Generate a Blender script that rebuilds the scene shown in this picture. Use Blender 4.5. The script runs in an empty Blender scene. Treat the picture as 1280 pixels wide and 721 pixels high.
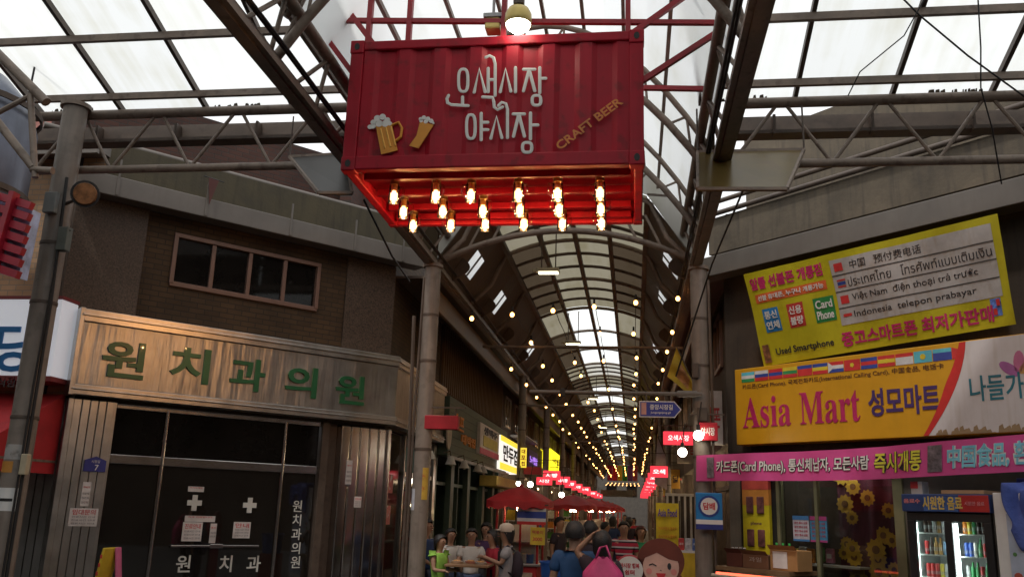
import bpy, math, random
from mathutils import Vector, Matrix
random.seed(7)
R = math.radians
SC = bpy.context.scene
COL = SC.collection
# ------------------------------------------------------------------ camera, sky, sun, exposure
CAM_H, FPX = 1.82, 1100.0
yaw, pitch, roll = R(8.092), R(14.002), R(1.9)
FW = Vector((-math.sin(yaw)*math.cos(pitch), math.cos(yaw)*math.cos(pitch), math.sin(pitch)))
R0 = Vector((math.cos(yaw), math.sin(yaw), 0)); U0 = R0.cross(FW)
RT = R0*math.cos(roll)+U0*math.sin(roll); UP = U0*math.cos(roll)-R0*math.sin(roll)
cd = bpy.data.cameras.new('camera'); cam = bpy.data.objects.new('camera', cd); COL.objects.link(cam)
cd.sensor_width = 36; cd.lens = FPX/1280*36; cd.clip_end = 2000; cd.clip_start = .05
m = Matrix((RT, UP, -FW)).transposed().to_4x4(); m.translation = (0, 0, CAM_H); cam.matrix_world = m
SC.camera = cam
w = bpy.data.worlds.new('World'); SC.world = w; w.use_nodes = True
nt = w.node_tree; bg = nt.nodes['Background']; sk = nt.nodes.new('ShaderNodeTexSky'); sk.sky_type = 'NISHITA'
sk.sun_disc = False; SUN_EL, SUN_AZ = R(62), R(200)
sk.sun_elevation = SUN_EL; sk.sun_rotation = SUN_AZ; sk.air_density = .8; sk.dust_density = 9
bg.inputs[1].default_value = .12
cl = nt.nodes.new('ShaderNodeMix'); cl.data_type = 'RGBA'; cn_ = nt.nodes.new('ShaderNodeTexNoise'); cn_.inputs['Scale'].default_value = 2.2; cn_.inputs['Detail'].default_value = 6
tcw = nt.nodes.new('ShaderNodeTexCoord'); nt.links.new(tcw.outputs['Generated'], cn_.inputs['Vector']); mr = nt.nodes.new('ShaderNodeMapRange'); mr.inputs[1].default_value = .25; mr.inputs[2].default_value = .5; mr.inputs[3].default_value = .55; mr.inputs[4].default_value = 1
nt.links.new(cn_.outputs[0], mr.inputs[0]); nt.links.new(mr.outputs[0], cl.inputs[0]); nt.links.new(sk.outputs[0], cl.inputs[6]); cl.inputs[7].default_value = (8.2, 8.3, 8.4, 1); nt.links.new(cl.outputs[2], bg.inputs[0])   # thin bright cloud over the blue
sl = bpy.data.lights.new('sun', 'SUN'); so = bpy.data.objects.new('sun', sl); COL.objects.link(so)
sl.energy = 1.2; sl.angle = R(4); sl.color = (1, .96, .9)
sd = Vector((math.sin(SUN_AZ)*math.cos(SUN_EL), math.cos(SUN_AZ)*math.cos(SUN_EL), math.sin(SUN_EL)))
so.rotation_euler = sd.to_track_quat('Z', 'Y').to_euler()
SC.view_settings.view_transform = 'Standard'; SC.view_settings.look = 'None'
SC.view_settings.exposure = .32; SC.view_settings.gamma = 1
SC.render.engine = 'CYCLES'
SC.cycles.use_denoising = True; SC.cycles.max_bounces = 8; SC.cycles.diffuse_bounces = 4; SC.cycles.transparent_max_bounces = 16
SC.cycles.caustics_reflective = False; SC.cycles.caustics_refractive = False; SC.cycles.sample_clamp_indirect = 6

# ------------------------------------------------------------------ helpers
def ray(px, py):
    return FW + RT*((px-640)/FPX) - UP*((py-360.5)/FPX)
class Frame:
    "a vertical plane in the place: u along it, y inward, z up"
    def __init__(s, ox, oy, rz):
        s.o = Vector((ox, oy, 0)); s.rz = rz; s.u = Vector((math.cos(rz), math.sin(rz), 0)); s.v = Vector((-math.sin(rz), math.cos(rz), 0))
    def W(s, u, y, z): return s.o + s.u*u + s.v*y + Vector((0, 0, z))
    def at(s, px, py, y=0):                      # the point of this plane (moved inward by y) a photo point shows
        d = ray(px, py); c = Vector((0, 0, CAM_H)); p0 = s.o + s.v*y
        t = s.v.dot(p0-c)/s.v.dot(d); p = c + d*t
        return ((p-s.o).dot(s.u), p.z)
WD = Frame(0, 0, 0)
LC = Frame(-7.13, 10.42, R(47)); SL = Frame(-3.95, 0, R(90)); SR = Frame(1.5, 0, R(-90)); RC = Frame(1.5, 13.87, R(-45)); CL = Frame(0, 10.42, 0)
OFF = {}
def thing(name, label, cat, fr=WD, loc=(0, 0, 0), group=None, kind=None):
    o = bpy.data.objects.new(name, None); COL.objects.link(o); o.empty_display_size = .1
    o.location = fr.W(*loc); o.rotation_euler = (0, 0, fr.rz); o['label'] = label; o['category'] = cat
    if group: o['group'] = group
    if kind: o['kind'] = kind
    OFF[o.name] = Vector(loc); return o
class MB:
    def __init__(s): s.v = []; s.f = []
    def add(s, vs, fs):
        n = len(s.v); s.v += [tuple(v) for v in vs]; s.f += [tuple(i+n for i in f) for f in fs]; return s
    def box(s, x0, x1, y0, y1, z0, z1):
        return s.add([(x, y, z) for x in (x0, x1) for y in (y0, y1) for z in (z0, z1)],
                     [(0, 1, 3, 2), (4, 6, 7, 5), (0, 4, 5, 1), (2, 3, 7, 6), (0, 2, 6, 4), (1, 5, 7, 3)])
    def obox(s, c, sz, M):
        c = Vector(c); vs = [c + M @ Vector((x*sz[0]/2, y*sz[1]/2, z*sz[2]/2)) for x in (-1, 1) for y in (-1, 1) for z in (-1, 1)]
        return s.add(vs, [(0, 1, 3, 2), (4, 6, 7, 5), (0, 4, 5, 1), (2, 3, 7, 6), (0, 2, 6, 4), (1, 5, 7, 3)])
    def bar(s, p0, p1, wx, wz):                  # square bar between two points
        p0 = Vector(p0); p1 = Vector(p1); d = p1-p0; z = Vector((0, 0, 1)) if abs(d.normalized().z) < .95 else Vector((0, 1, 0))
        x = d.normalized(); y = z.cross(x).normalized(); zz = x.cross(y); M = Matrix((x, y, zz)).transposed()
        return s.obox((p0+p1)/2, (d.length, wx, wz), M)
    def cyl(s, p0, p1, r0, r1=None, n=12):
        r1 = r0 if r1 is None else r1; p0 = Vector(p0); p1 = Vector(p1); d = (p1-p0).normalized()
        a = d.orthogonal().normalized(); b = d.cross(a); vs = []
        for p, r in ((p0, r0), (p1, r1)):
            for k in range(n): t = 2*math.pi*k/n; vs.append(p + a*(r*math.cos(t)) + b*(r*math.sin(t)))
        fs = [(k, (k+1) % n, n+(k+1) % n, n+k) for k in range(n)] + [tuple(range(n-1, -1, -1)), tuple(range(n, 2*n))]
        return s.add(vs, fs)
    def tube(s, pts, r, n=8):
        pts = [Vector(p) for p in pts]; vs = []; prev = None; N = len(pts)
        for i, p in enumerate(pts):
            d = (pts[min(i+1, N-1)]-pts[max(i-1, 0)]).normalized()
            if prev is None: a = d.orthogonal().normalized()
            else: a = (prev-d*prev.dot(d)).normalized()
            prev = a; b = d.cross(a); rr = r[i] if isinstance(r, (list, tuple)) else r
            for k in range(n): t = 2*math.pi*k/n; vs.append(p + a*(rr*math.cos(t)) + b*(rr*math.sin(t)))
        fs = [(i*n+k, i*n+(k+1) % n, (i+1)*n+(k+1) % n, (i+1)*n+k) for i in range(N-1) for k in range(n)]
        fs += [tuple(range(n-1, -1, -1)), tuple(range((N-1)*n, N*n))]
        return s.add(vs, fs)
    def prism(s, poly, y0, y1):                  # outline in (u, z), thickness along y
        n = len(poly); vs = [(x, y0, z) for x, z in poly] + [(x, y1, z) for x, z in poly]
        return s.add(vs, [tuple(range(n)), tuple(range(2*n-1, n-1, -1))] + [(k, n+k, n+(k+1) % n, (k+1) % n) for k in range(n)])
    def slab(s, poly, z0, z1):                   # outline in (x, y), thickness along z
        n = len(poly); vs = [(x, y, z0) for x, y in poly] + [(x, y, z1) for x, y in poly]
        return s.add(vs, [tuple(range(n-1, -1, -1)), tuple(range(n, 2*n))] + [(k, (k+1) % n, n+(k+1) % n, n+k) for k in range(n)])
    def quad(s, a, b, c, d): return s.add([a, b, c, d], [(0, 1, 2, 3)])
    def grid(s, fn, nu, nv):                     # sheet from a function of (0..1, 0..1)
        vs = [fn(i/nu, j/nv) for j in range(nv+1) for i in range(nu+1)]
        return s.add(vs, [(j*(nu+1)+i, j*(nu+1)+i+1, (j+1)*(nu+1)+i+1, (j+1)*(nu+1)+i) for j in range(nv) for i in range(nu)])
    def ball(s, c, r, sx=1, sy=1, sz=1, n=12, k=8):
        c = Vector(c); vs = [c+Vector((0, 0, r*sz))]
        for j in range(1, k):
            ph = math.pi*j/k
            for i in range(n): t = 2*math.pi*i/n; vs.append(c+Vector((r*sx*math.sin(ph)*math.cos(t), r*sy*math.sin(ph)*math.sin(t), r*sz*math.cos(ph))))
        vs.append(c-Vector((0, 0, r*sz))); L = len(vs)-1
        fs = [(0, 1+i, 1+(i+1) % n) for i in range(n)]
        fs += [(1+j*n+i, 1+(j+1)*n+i, 1+(j+1)*n+(i+1) % n, 1+j*n+(i+1) % n) for j in range(k-2) for i in range(n)]
        fs += [(L, 1+(k-2)*n+(i+1) % n, 1+(k-2)*n+i) for i in range(n)]
        return s.add(vs, fs)
    def lathe(s, c, prof, n=16):                 # profile of (r, z) about the vertical through c
        c = Vector(c); vs = [c+Vector((r*math.cos(2*math.pi*i/n), r*math.sin(2*math.pi*i/n), z)) for r, z in prof for i in range(n)]
        return s.add(vs, [(j*n+i, j*n+(i+1) % n, (j+1)*n+(i+1) % n, (j+1)*n+i) for j in range(len(prof)-1) for i in range(n)])
    def disc(s, u, z, r, y0, y1, rx=1, rz=1, n=20):
        return s.prism([(u+r*rx*math.cos(2*math.pi*k/n), z+r*rz*math.sin(2*math.pi*k/n)) for k in range(n)], y0, y1)
    def text(s, body, u, z, y, h=None, wd=None, align='C', bold=0, depth=.006, rot=0, mapper=None):
        """letters standing on the plane: centred (or left) at u, z; h = cap height of the block, wd = width of the block"""
        vs, fs, bx = glyphs(body, bold)
        W0, H0 = bx[2]-bx[0], bx[3]-bx[1]
        kz = (h/H0) if h else None; kx = (wd/W0) if wd else kz; kz = kz or kx
        ca, sa = math.cos(rot), math.sin(rot); cx = bx[0] if align == 'L' else (bx[0]+bx[2])/2; cz = (bx[1]+bx[3])/2
        out = []
        for x, q, d in vs:
            X, Z = (x-cx)*kx, (q-cz)*kz; X, Z = X*ca-Z*sa, X*sa+Z*ca
            p = (u+X, y-depth*d, z+Z); out.append(mapper(*p) if mapper else p)
        return s.add(out, fs)
GC = {}
def glyphs(body, bold):
    if (body, bold) not in GC:
        c = bpy.data.curves.new('text_tmp', 'FONT'); c.body = body; c.offset = bold; c.extrude = .5; c.resolution_u = 3
        o = bpy.data.objects.new('text_tmp', c); COL.objects.link(o)
        me = bpy.data.meshes.new_from_object(o.evaluated_get(bpy.context.evaluated_depsgraph_get()))
        vs = [(v.co.x, v.co.y, v.co.z+.5) for v in me.vertices]; fs = [tuple(p.vertices) for p in me.polygons if not (len(p.vertices) == 3 and max(me.vertices[i].co.z for i in p.vertices) < 0)]
        bpy.data.objects.remove(o); bpy.data.curves.remove(c); bpy.data.meshes.remove(me)
        xs = [v[0] for v in vs]; ys = [v[1] for v in vs]
        GC[(body, bold)] = (vs, fs, (min(xs), min(ys), max(xs), max(ys)))
    return GC[(body, bold)]
LOOSE = {'corner_post', 'pier', 'mullion', 'strap', 'flange', 'shop_pillar', 'phone_picture', 'hanger', 'cheeks', 'rust_stain', 'stone_pier', 'door_jamb', 'rod', 'band', 'hood', 'beam_strap', 'post_cap'}
def islands(mb):
    p = list(range(len(mb.v)))
    def fd(a):
        while p[a] != a: p[a] = p[p[a]]; a = p[a]
        return a
    for f in mb.f:
        for i in f[1:]: p[fd(i)] = fd(f[0])
    gr = {}
    for f in mb.f: gr.setdefault(fd(f[0]), []).append(f)
    for fs in gr.values():
        ids = sorted({i for f in fs for i in f}); ix = {q: i for i, q in enumerate(ids)}; b = MB(); b.v = [mb.v[i] for i in ids]; b.f = [tuple(ix[i] for i in f) for f in fs]; yield b
def obj(name, mb, mt, parent=None, bev=0, smooth=False, label=None, sub=0):
    if name in LOOSE and parent and not sub:
        for b in islands(mb): o = obj(name, b, mt, parent, bev, smooth, label, 1)
        return o
    off = OFF.get(parent.name, Vector()) if parent else Vector()
    me = bpy.data.meshes.new(name); me.from_pydata([tuple(Vector(v)-off) for v in mb.v], [], mb.f); me.update()
    me.materials.append(mt); o = bpy.data.objects.new(name, me); COL.objects.link(o)
    if parent: o.parent = parent; OFF[o.name] = off
    if smooth:
        for p in me.polygons: p.use_smooth = True
        if smooth != 'all':
            try: me.set_sharp_from_angle(angle=R(40))
            except Exception: pass
    if bev:
        b = o.modifiers.new('bevel', 'BEVEL'); b.width = bev; b.segments = 2; b.limit_method = 'ANGLE'; b.angle_limit = R(40)
    if label: o['label'] = label
    return o
def tag(o, label, cat, group=None, kind=None):
    o['label'] = label; o['category'] = cat
    if group: o['group'] = group
    if kind: o['kind'] = kind
    return o
def copy_thing(root, loc, rz=None, label=None):
    r = root.copy(); COL.objects.link(r); r.location = loc; OFF[r.name] = OFF.get(root.name, Vector())
    if rz is not None: r.rotation_euler = (0, 0, rz)
    if label: r['label'] = label
    for ch in list(root.children):
        c = ch.copy(); COL.objects.link(c); c.parent = r
        for g in list(ch.children): d = g.copy(); COL.objects.link(d); d.parent = c
    return r
ORD = 'first second third fourth fifth sixth seventh eighth ninth tenth eleventh twelfth thirteenth fourteenth fifteenth sixteenth seventeenth eighteenth'.split()

# ------------------------------------------------------------------ materials
MATS = {}
def mat(name, col, rough=.6, metal=0, var=.25, scale=3, bump=0, bscale=40, spec=.5, emit=0, ecol=None, streak=0, coat=0, dirt=None, dirt_amt=0):
    """paint, plaster, plastic or metal: base colour with blotches, optional vertical streaks, dirt and a fine bump"""
    if name in MATS: return MATS[name]
    mt = bpy.data.materials.new(name); mt.use_nodes = True; n = mt.node_tree.nodes; L = mt.node_tree.links; b = n['Principled BSDF']
    b.inputs['Roughness'].default_value = rough; b.inputs['Metallic'].default_value = metal; b.inputs['Specular IOR Level'].default_value = spec
    b.inputs['Coat Weight'].default_value = coat
    c4 = (*col, 1); b.inputs['Base Color'].default_value = c4
    if emit:
        b.inputs['Emission Color'].default_value = (*(ecol or col), 1); b.inputs['Emission Strength'].default_value = emit
    if var or streak or dirt:
        tc = n.new('ShaderNodeTexCoord'); no = n.new('ShaderNodeTexNoise'); no.inputs['Scale'].default_value = scale; no.inputs['Detail'].default_value = 6; no.inputs['Roughness'].default_value = .65
        L.new(tc.outputs['Object'], no.inputs['Vector'])
        mx = n.new('ShaderNodeMix'); mx.data_type = 'RGBA'; mx.inputs[6].default_value = (*[x*(1-var) for x in col], 1); mx.inputs[7].default_value = (*[min(1, x*(1+var*.8)) for x in col], 1)
        rp = n.new('ShaderNodeMapRange'); rp.inputs[1].default_value = .3; rp.inputs[2].default_value = .7; L.new(no.outputs[0], rp.inputs[0]); L.new(rp.outputs[0], mx.inputs[0])
        out = mx.outputs[2]
        if streak:
            mp = n.new('ShaderNodeMapping'); mp.inputs['Scale'].default_value = (9, 9, .7); L.new(tc.outputs['Object'], mp.inputs[0])
            n2 = n.new('ShaderNodeTexNoise'); n2.inputs['Scale'].default_value = 1.5; n2.inputs['Detail'].default_value = 4; L.new(mp.outputs[0], n2.inputs['Vector'])
            r2 = n.new('ShaderNodeMapRange'); r2.inputs[1].default_value = .5; r2.inputs[2].default_value = .75; r2.inputs[4].default_value = streak; L.new(n2.outputs[0], r2.inputs[0])
            m2 = n.new('ShaderNodeMix'); m2.data_type = 'RGBA'; L.new(r2.outputs[0], m2.inputs[0]); L.new(out, m2.inputs[6]); m2.inputs[7].default_value = (*(dirt or [x*.3 for x in col]), 1); out = m2.outputs[2]
        if dirt_amt:
            n3 = n.new('ShaderNodeTexNoise'); n3.inputs['Scale'].default_value = scale*2.3; n3.inputs['Detail'].default_value = 8; L.new(tc.outputs['Object'], n3.inputs['Vector'])
            r3 = n.new('ShaderNodeMapRange'); r3.inputs[1].default_value = .56; r3.inputs[2].default_value = .66; r3.inputs[4].default_value = dirt_amt; L.new(n3.outputs[0], r3.inputs[0])
            m3 = n.new('ShaderNodeMix'); m3.data_type = 'RGBA'; L.new(r3.outputs[0], m3.inputs[0]); L.new(out, m3.inputs[6]); m3.inputs[7].default_value = (*(dirt or (.05, .035, .02)), 1); out = m3.outputs[2]
        L.new(out, b.inputs['Base Color'])
        rr = n.new('ShaderNodeMapRange'); rr.inputs[3].default_value = max(.03, rough*.8); rr.inputs[4].default_value = min(1, rough*1.25); L.new(no.outputs[0], rr.inputs[0]); L.new(rr.outputs[0], b.inputs['Roughness'])
    if bump:
        tc2 = n.new('ShaderNodeTexCoord'); n4 = n.new('ShaderNodeTexNoise'); n4.inputs['Scale'].default_value = bscale; n4.inputs['Detail'].default_value = 5
        L.new(tc2.outputs['Object'], n4.inputs['Vector']); bp = n.new('ShaderNodeBump'); bp.inputs['Strength'].default_value = bump; bp.inputs['Distance'].default_value = .02
        L.new(n4.outputs[0], bp.inputs['Height']); L.new(bp.outputs[0], b.inputs['Normal'])
    MATS[name] = mt; return mt
def brick(name, c1, c2, mortar, bw=.22, bh=.075, rough=.85):
    mt = bpy.data.materials.new(name); mt.use_nodes = True; n = mt.node_tree.nodes; L = mt.node_tree.links; b = n['Principled BSDF']; b.inputs['Roughness'].default_value = rough
    tc = n.new('ShaderNodeTexCoord'); sp = n.new('ShaderNodeSeparateXYZ'); cb = n.new('ShaderNodeCombineXYZ'); L.new(tc.outputs['Object'], sp.inputs[0]); L.new(sp.outputs[0], cb.inputs[0]); L.new(sp.outputs[2], cb.inputs[1])
    bt = n.new('ShaderNodeTexBrick'); L.new(cb.outputs[0], bt.inputs['Vector']); bt.inputs['Scale'].default_value = 1
    bt.inputs['Color1'].default_value = (*c1, 1); bt.inputs['Color2'].default_value = (*c2, 1); bt.inputs['Mortar'].default_value = (*mortar, 1)
    bt.inputs['Brick Width'].default_value = bw; bt.inputs['Row Height'].default_value = bh; bt.inputs['Mortar Size'].default_value = .007; bt.inputs['Bias'].default_value = 0
    no = n.new('ShaderNodeTexNoise'); no.inputs['Scale'].default_value = 1.3; no.inputs['Detail'].default_value = 7; L.new(tc.outputs['Object'], no.inputs['Vector'])
    rp = n.new('ShaderNodeMapRange'); rp.inputs[1].default_value = .3; rp.inputs[2].default_value = .7; rp.inputs[3].default_value = .55; rp.inputs[4].default_value = 1.2; L.new(no.outputs[0], rp.inputs[0])
    mx = n.new('ShaderNodeMix'); mx.data_type = 'RGBA'; mx.blend_type = 'MULTIPLY'; mx.inputs[0].default_value = 1; L.new(bt.outputs[0], mx.inputs[6]); L.new(rp.outputs[0], mx.inputs[7]); L.new(mx.outputs[2], b.inputs['Base Color'])
    bp = n.new('ShaderNodeBump'); bp.inputs['Strength'].default_value = .6; bp.inputs['Distance'].default_value = .01; bp.invert = True; L.new(bt.outputs['Fac'], bp.inputs['Height']); L.new(bp.outputs[0], b.inputs['Normal'])
    MATS[name] = mt; return mt
def sheet(name, col, thru=.85, dirt=.35):
    "milky roofing sheet that lets daylight through, with dirt streaks down the slope"
    mt = bpy.data.materials.new(name); mt.use_nodes = True; n = mt.node_tree.nodes; L = mt.node_tree.links; n.remove(n['Principled BSDF'])
    tr = n.new('ShaderNodeBsdfTranslucent'); df = n.new('ShaderNodeBsdfDiffuse'); mx = n.new('ShaderNodeMixShader'); mx.inputs[0].default_value = thru
    tc = n.new('ShaderNodeTexCoord'); mp = n.new('ShaderNodeMapping'); mp.inputs['Scale'].default_value = (6, .5, .5); L.new(tc.outputs['Object'], mp.inputs[0])
    no = n.new('ShaderNodeTexNoise'); no.inputs['Scale'].default_value = 1; no.inputs['Detail'].default_value = 5; L.new(mp.outputs[0], no.inputs['Vector'])
    n2 = n.new('ShaderNodeTexNoise'); n2.inputs['Scale'].default_value = 1.2; n2.inputs['Detail'].default_value = 5; L.new(tc.outputs['Object'], n2.inputs['Vector'])
    ad = n.new('ShaderNodeMath'); ad.operation = 'MULTIPLY'; L.new(no.outputs[0], ad.inputs[0]); L.new(n2.outputs[0], ad.inputs[1])
    rp = n.new('ShaderNodeMapRange'); rp.inputs[1].default_value = .22; rp.inputs[2].default_value = .42; rp.inputs[4].default_value = dirt; L.new(ad.outputs[0], rp.inputs[0])
    cm = n.new('ShaderNodeMix'); cm.data_type = 'RGBA'; cm.inputs[6].default_value = (*col, 1); cm.inputs[7].default_value = (col[0]*.62, col[1]*.58, col[2]*.4, 1); L.new(rp.outputs[0], cm.inputs[0])
    L.new(cm.outputs[2], tr.inputs[0]); L.new(cm.outputs[2], df.inputs[0]); L.new(df.outputs[0], mx.inputs[1]); L.new(tr.outputs[0], mx.inputs[2]); L.new(mx.outputs[0], n['Material Output'].inputs[0])
    MATS[name] = mt; return mt
def rippled(name, col, rough):
    mt = mat(name, col, rough, 1, .25, 2.2); n = mt.node_tree.nodes; L = mt.node_tree.links
    tc = n.new('ShaderNodeTexCoord'); mp = n.new('ShaderNodeMapping'); mp.inputs['Scale'].default_value = (5, 5, .55); L.new(tc.outputs['Object'], mp.inputs[0])
    no = n.new('ShaderNodeTexNoise'); no.inputs['Scale'].default_value = 1.4; no.inputs['Detail'].default_value = 3; L.new(mp.outputs[0], no.inputs['Vector'])
    bp = n.new('ShaderNodeBump'); bp.inputs['Strength'].default_value = .6; bp.inputs['Distance'].default_value = .03; L.new(no.outputs[0], bp.inputs['Height']); L.new(bp.outputs[0], n['Principled BSDF'].inputs['Normal']); return mt
def clear_glass(name, col=(.9, .95, .95), refl=.12):
    mt = bpy.data.materials.new(name); mt.use_nodes = True; n = mt.node_tree.nodes; L = mt.node_tree.links; n.remove(n['Principled BSDF'])
    t = n.new('ShaderNodeBsdfTransparent'); t.inputs[0].default_value = (*col, 1); g = n.new('ShaderNodeBsdfGlossy'); g.inputs['Roughness'].default_value = .04
    fr = n.new('ShaderNodeFresnel'); fr.inputs[0].default_value = 1.45; ad = n.new('ShaderNodeMath'); ad.operation = 'ADD'; ad.inputs[1].default_value = refl*.3; L.new(fr.outputs[0], ad.inputs[0])
    mx = n.new('ShaderNodeMixShader'); L.new(ad.outputs[0], mx.inputs[0]); L.new(t.outputs[0], mx.inputs[1]); L.new(g.outputs[0], mx.inputs[2]); L.new(mx.outputs[0], n['Material Output'].inputs[0])
    MATS[name] = mt; return mt
def glow(name, col, s):
    mt = bpy.data.materials.new(name); mt.use_nodes = True; b = mt.node_tree.nodes['Principled BSDF']; b.inputs['Base Color'].default_value = (*[min(.8, c) for c in col], 1)
    b.inputs['Emission Color'].default_value = (*col, 1); b.inputs['Emission Strength'].default_value = s; MATS[name] = mt; return mt
STEEL = mat('grey_brown_steel_paint', (.2, .15, .115), .5, 0, .3, 4, .1, 30, dirt=(.07, .04, .025), dirt_amt=.5)
STEELD = mat('dark_steel_paint', (.09, .064, .048), .55, 0, .3, 4, dirt=(.04, .025, .02), dirt_amt=.4)
POSTM = mat('grey_post_paint', (.225, .185, .155), .45, 0, .2, 3, .1, 20, streak=.5, dirt=(.1, .08, .06), dirt_amt=.35)
GUTTER = mat('grey_gutter_sheet', (.14, .12, .102), .5, 0, .15, 2, streak=.45, dirt=(.12, .1, .08))
RED = mat('container_red_paint', (.36, .005, .019), .45, 0, .12, 3, .05, 60, spec=.25, streak=.25, dirt=(.1, .012, .012), dirt_amt=.45)
REDF = mat('red_frame_paint', (.33, .012, .022), .45, 0, .2, 4)
RIPPLE = rippled('rippled_steel_sheet', (.37, .36, .345), .36)
CHROME = mat('polished_stainless', (.55, .52, .5), .2, 1, .12, 5, .06, 6)
BRUSH = mat('brushed_stainless', (.5, .49, .47), .3, 1, .2, 3, .12, 4)
BRICKD = brick('brown_brick', (.085, .048, .02), (.06, .034, .014), (.035, .024, .014))
BRICKT = brick('tan_brick', (.5, .31, .18), (.42, .25, .14), (.3, .23, .17))
BRICKR = brick('red_brick', (.07, .026, .016), (.05, .018, .011), (.035, .025, .02))
STONE = mat('speckled_granite', (.075, .05, .034), .6, 0, .85, 45, .1, 60)
OLIVE = mat('olive_render', (.06, .048, .026), .85, 0, .3, 2, .15, 30, streak=.5)
CONC = mat('stained_concrete', (.12, .095, .066), .85, 0, .4, 1.5, .2, 25, streak=.7, dirt=(.06, .05, .04))
DARKW = mat('dark_brown_render', (.05, .032, .02), .8, 0, .4, 1.5, .15, 20, streak=.5)
FRAMEB = mat('pink_brown_window_frame', (.2, .115, .085), .45, 0, .15, 5)
TINT = mat('dark_tinted_glass', (.01, .009, .008), .06, 0, .3, 2, spec=.3)
BLACK = mat('matt_black', (.012, .011, .011), .6, 0, .2, 5)
WHITE = mat('white_paint', (.72, .71, .69), .5, 0, .08, 4, streak=.15)
WHITED = mat('grimy_white_sheet', (.6, .58, .58), .45, 0, .1, 3, streak=.3, dirt=(.25, .2, .14))
SHEET = sheet('milky_roof_sheet', (.79, .81, .81), .9, .28)
SHEETC = sheet('milky_roof_sheet_grey', (.72, .74, .74), .9, .38)
SHEETB = sheet('brown_roof_sheet', (.055, .04, .026), .8, .5)
SHEETD = sheet('dark_roof_sheet', (.21, .19, .14), .85, .5)  # darker olive-grey sheet for part of the vault
SHEETM = sheet('greyed_roof_sheet', (.45, .44, .4), .88, .4)
BROWNP = mat('brown_roof_lining', (.095, .06, .038), .6, 0, .3, 3, streak=.4)
GLASS = clear_glass('clear_glass')
BULB = glow('warm_bulb', (1, .43, .11), 9)
BULBM = glow('mug_bulb', (1, .5, .18), 3)
def bulb_glass(name, col, s, k=.5):
    mt = bpy.data.materials.new(name); mt.use_nodes = True; n = mt.node_tree.nodes; L = mt.node_tree.links; n.remove(n['Principled BSDF'])
    e = n.new('ShaderNodeEmission'); e.inputs[0].default_value = (*col, 1); e.inputs[1].default_value = s; t = n.new('ShaderNodeBsdfTransparent'); x = n.new('ShaderNodeMixShader'); x.inputs[0].default_value = k
    L.new(e.outputs[0], x.inputs[1]); L.new(t.outputs[0], x.inputs[2]); L.new(x.outputs[0], n['Material Output'].inputs[0]); MATS[name] = mt; return mt
BULBG = bulb_glass('mug_bulb_glass', (1, .58, .26), 7, .45)
LAMPW = glow('white_lamp', (1, .93, .75), 16)
def C(name, col, rough=.55, **k): return mat(name, col, rough, **k)

# ------------------------------------------------------------------ ground
g = MB(); g.quad((-250, -250, 0), (250, -250, 0), (250, 300, 0), (-250, 300, 0))
o = obj('ground', g, C('asphalt', (.05, .048, .046), .9, scale=.8, bump=.2, bscale=80)); o['kind'] = 'structure'
g = MB(); g.quad((-3.9, 13, .004), (1.45, 13, .004), (1.45, 120, .004), (-3.9, 120, .004))
pv = brick('street_pavers', (.22, .19, .17), (.18, .16, .15), (.1, .09, .08), .2, .1)
for nd in pv.node_tree.nodes:
    if nd.type == 'COMBXYZ':
        sp = [x for x in pv.node_tree.nodes if x.type == 'SEPXYZ'][0]; pv.node_tree.links.new(sp.outputs[1], nd.inputs[1])
o = obj('street_pavement', g, pv); o['kind'] = 'structure'

# ------------------------------------------------------------------ posts
def post(x, y, r, z1, label, group, extras=None):
    t = thing('arcade_post', label, 'post', WD, (x, y, 0), group)
    b = MB(); b.cyl((x, y, 0), (x, y, z1), r, n=20); obj('shaft', b, POSTM, t, smooth=True)
    b = MB(); b.cyl((x, y, z1-.03), (x, y, z1+.02), r*1.25, n=20); b.cyl((x, y, 0.004), (x, y, .05), r*1.7, n=20); obj('flange', b, STEEL, t, smooth=True)
    b = MB()
    for z in (2.6, 3.9, 4.6):
        if z < z1: b.cyl((x, y, z), (x, y, z+.035), r+.008, n=20)
    obj('strap', b, STEELD, t, smooth=True)
    return t
PG = 'round steel posts of the arcade'
lp = post(-6.68, 9, .14, 6.36, 'thick grey round post nearest the white and blue sign, with a floodlight and pasted papers', PG)
b = MB(); b.tube([(-6.53, 8.92, .3), (-6.52, 8.9, 2), (-6.52, 8.9, 3.9), (-6.56, 8.88, 5.4)], .018, 6); b.tube([(-6.55, 8.88, .3), (-6.545, 8.87, 3), (-6.5, 8.86, 4.6), (-6.4, 8.86, 4.75)], .012, 6); obj('cable', b, BLACK, lp, smooth=True)
b = MB(); b.box(-6.52, -6.4, 8.82, 8.92, 4.5, 4.78); obj('junction_box', b, C('box_green_grey', (.12, .13, .11)), lp, bev=.008)
b = MB(); b.box(-6.75, -6.6, 8.8, 8.87, 4.95, 5.2); obj('junction_box', b, C('box_grey', (.2, .2, .19)), lp, bev=.008)
def wrap(x, y, r, a0, a1, z0, z1, n=8):
    b = MB(); b.grid(lambda s, t: (x+r*math.cos(a0+(a1-a0)*s), y+r*math.sin(a0+(a1-a0)*s), z0+(z1-z0)*t), n, 1); return b
obj('notice', wrap(-6.68, 9, .143, R(-140), R(-20), 1.62, 1.86), WHITE, lp, smooth='all')
b = MB(); b.grid(lambda s, t: (-6.68+.146*math.cos(R(-120+70*s)), 9+.146*math.sin(R(-120+70*s)), 1.72+.03*t), 6, 1)
b.add([(-6.68+.146*math.cos(R(a)), 9+.146*math.sin(R(a)), z) for a, z in ((-128, 1.735), (-116, 1.775), (-116, 1.695))], [(0, 1, 2)])
obj('arrow', b, BLACK, lp)
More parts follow.
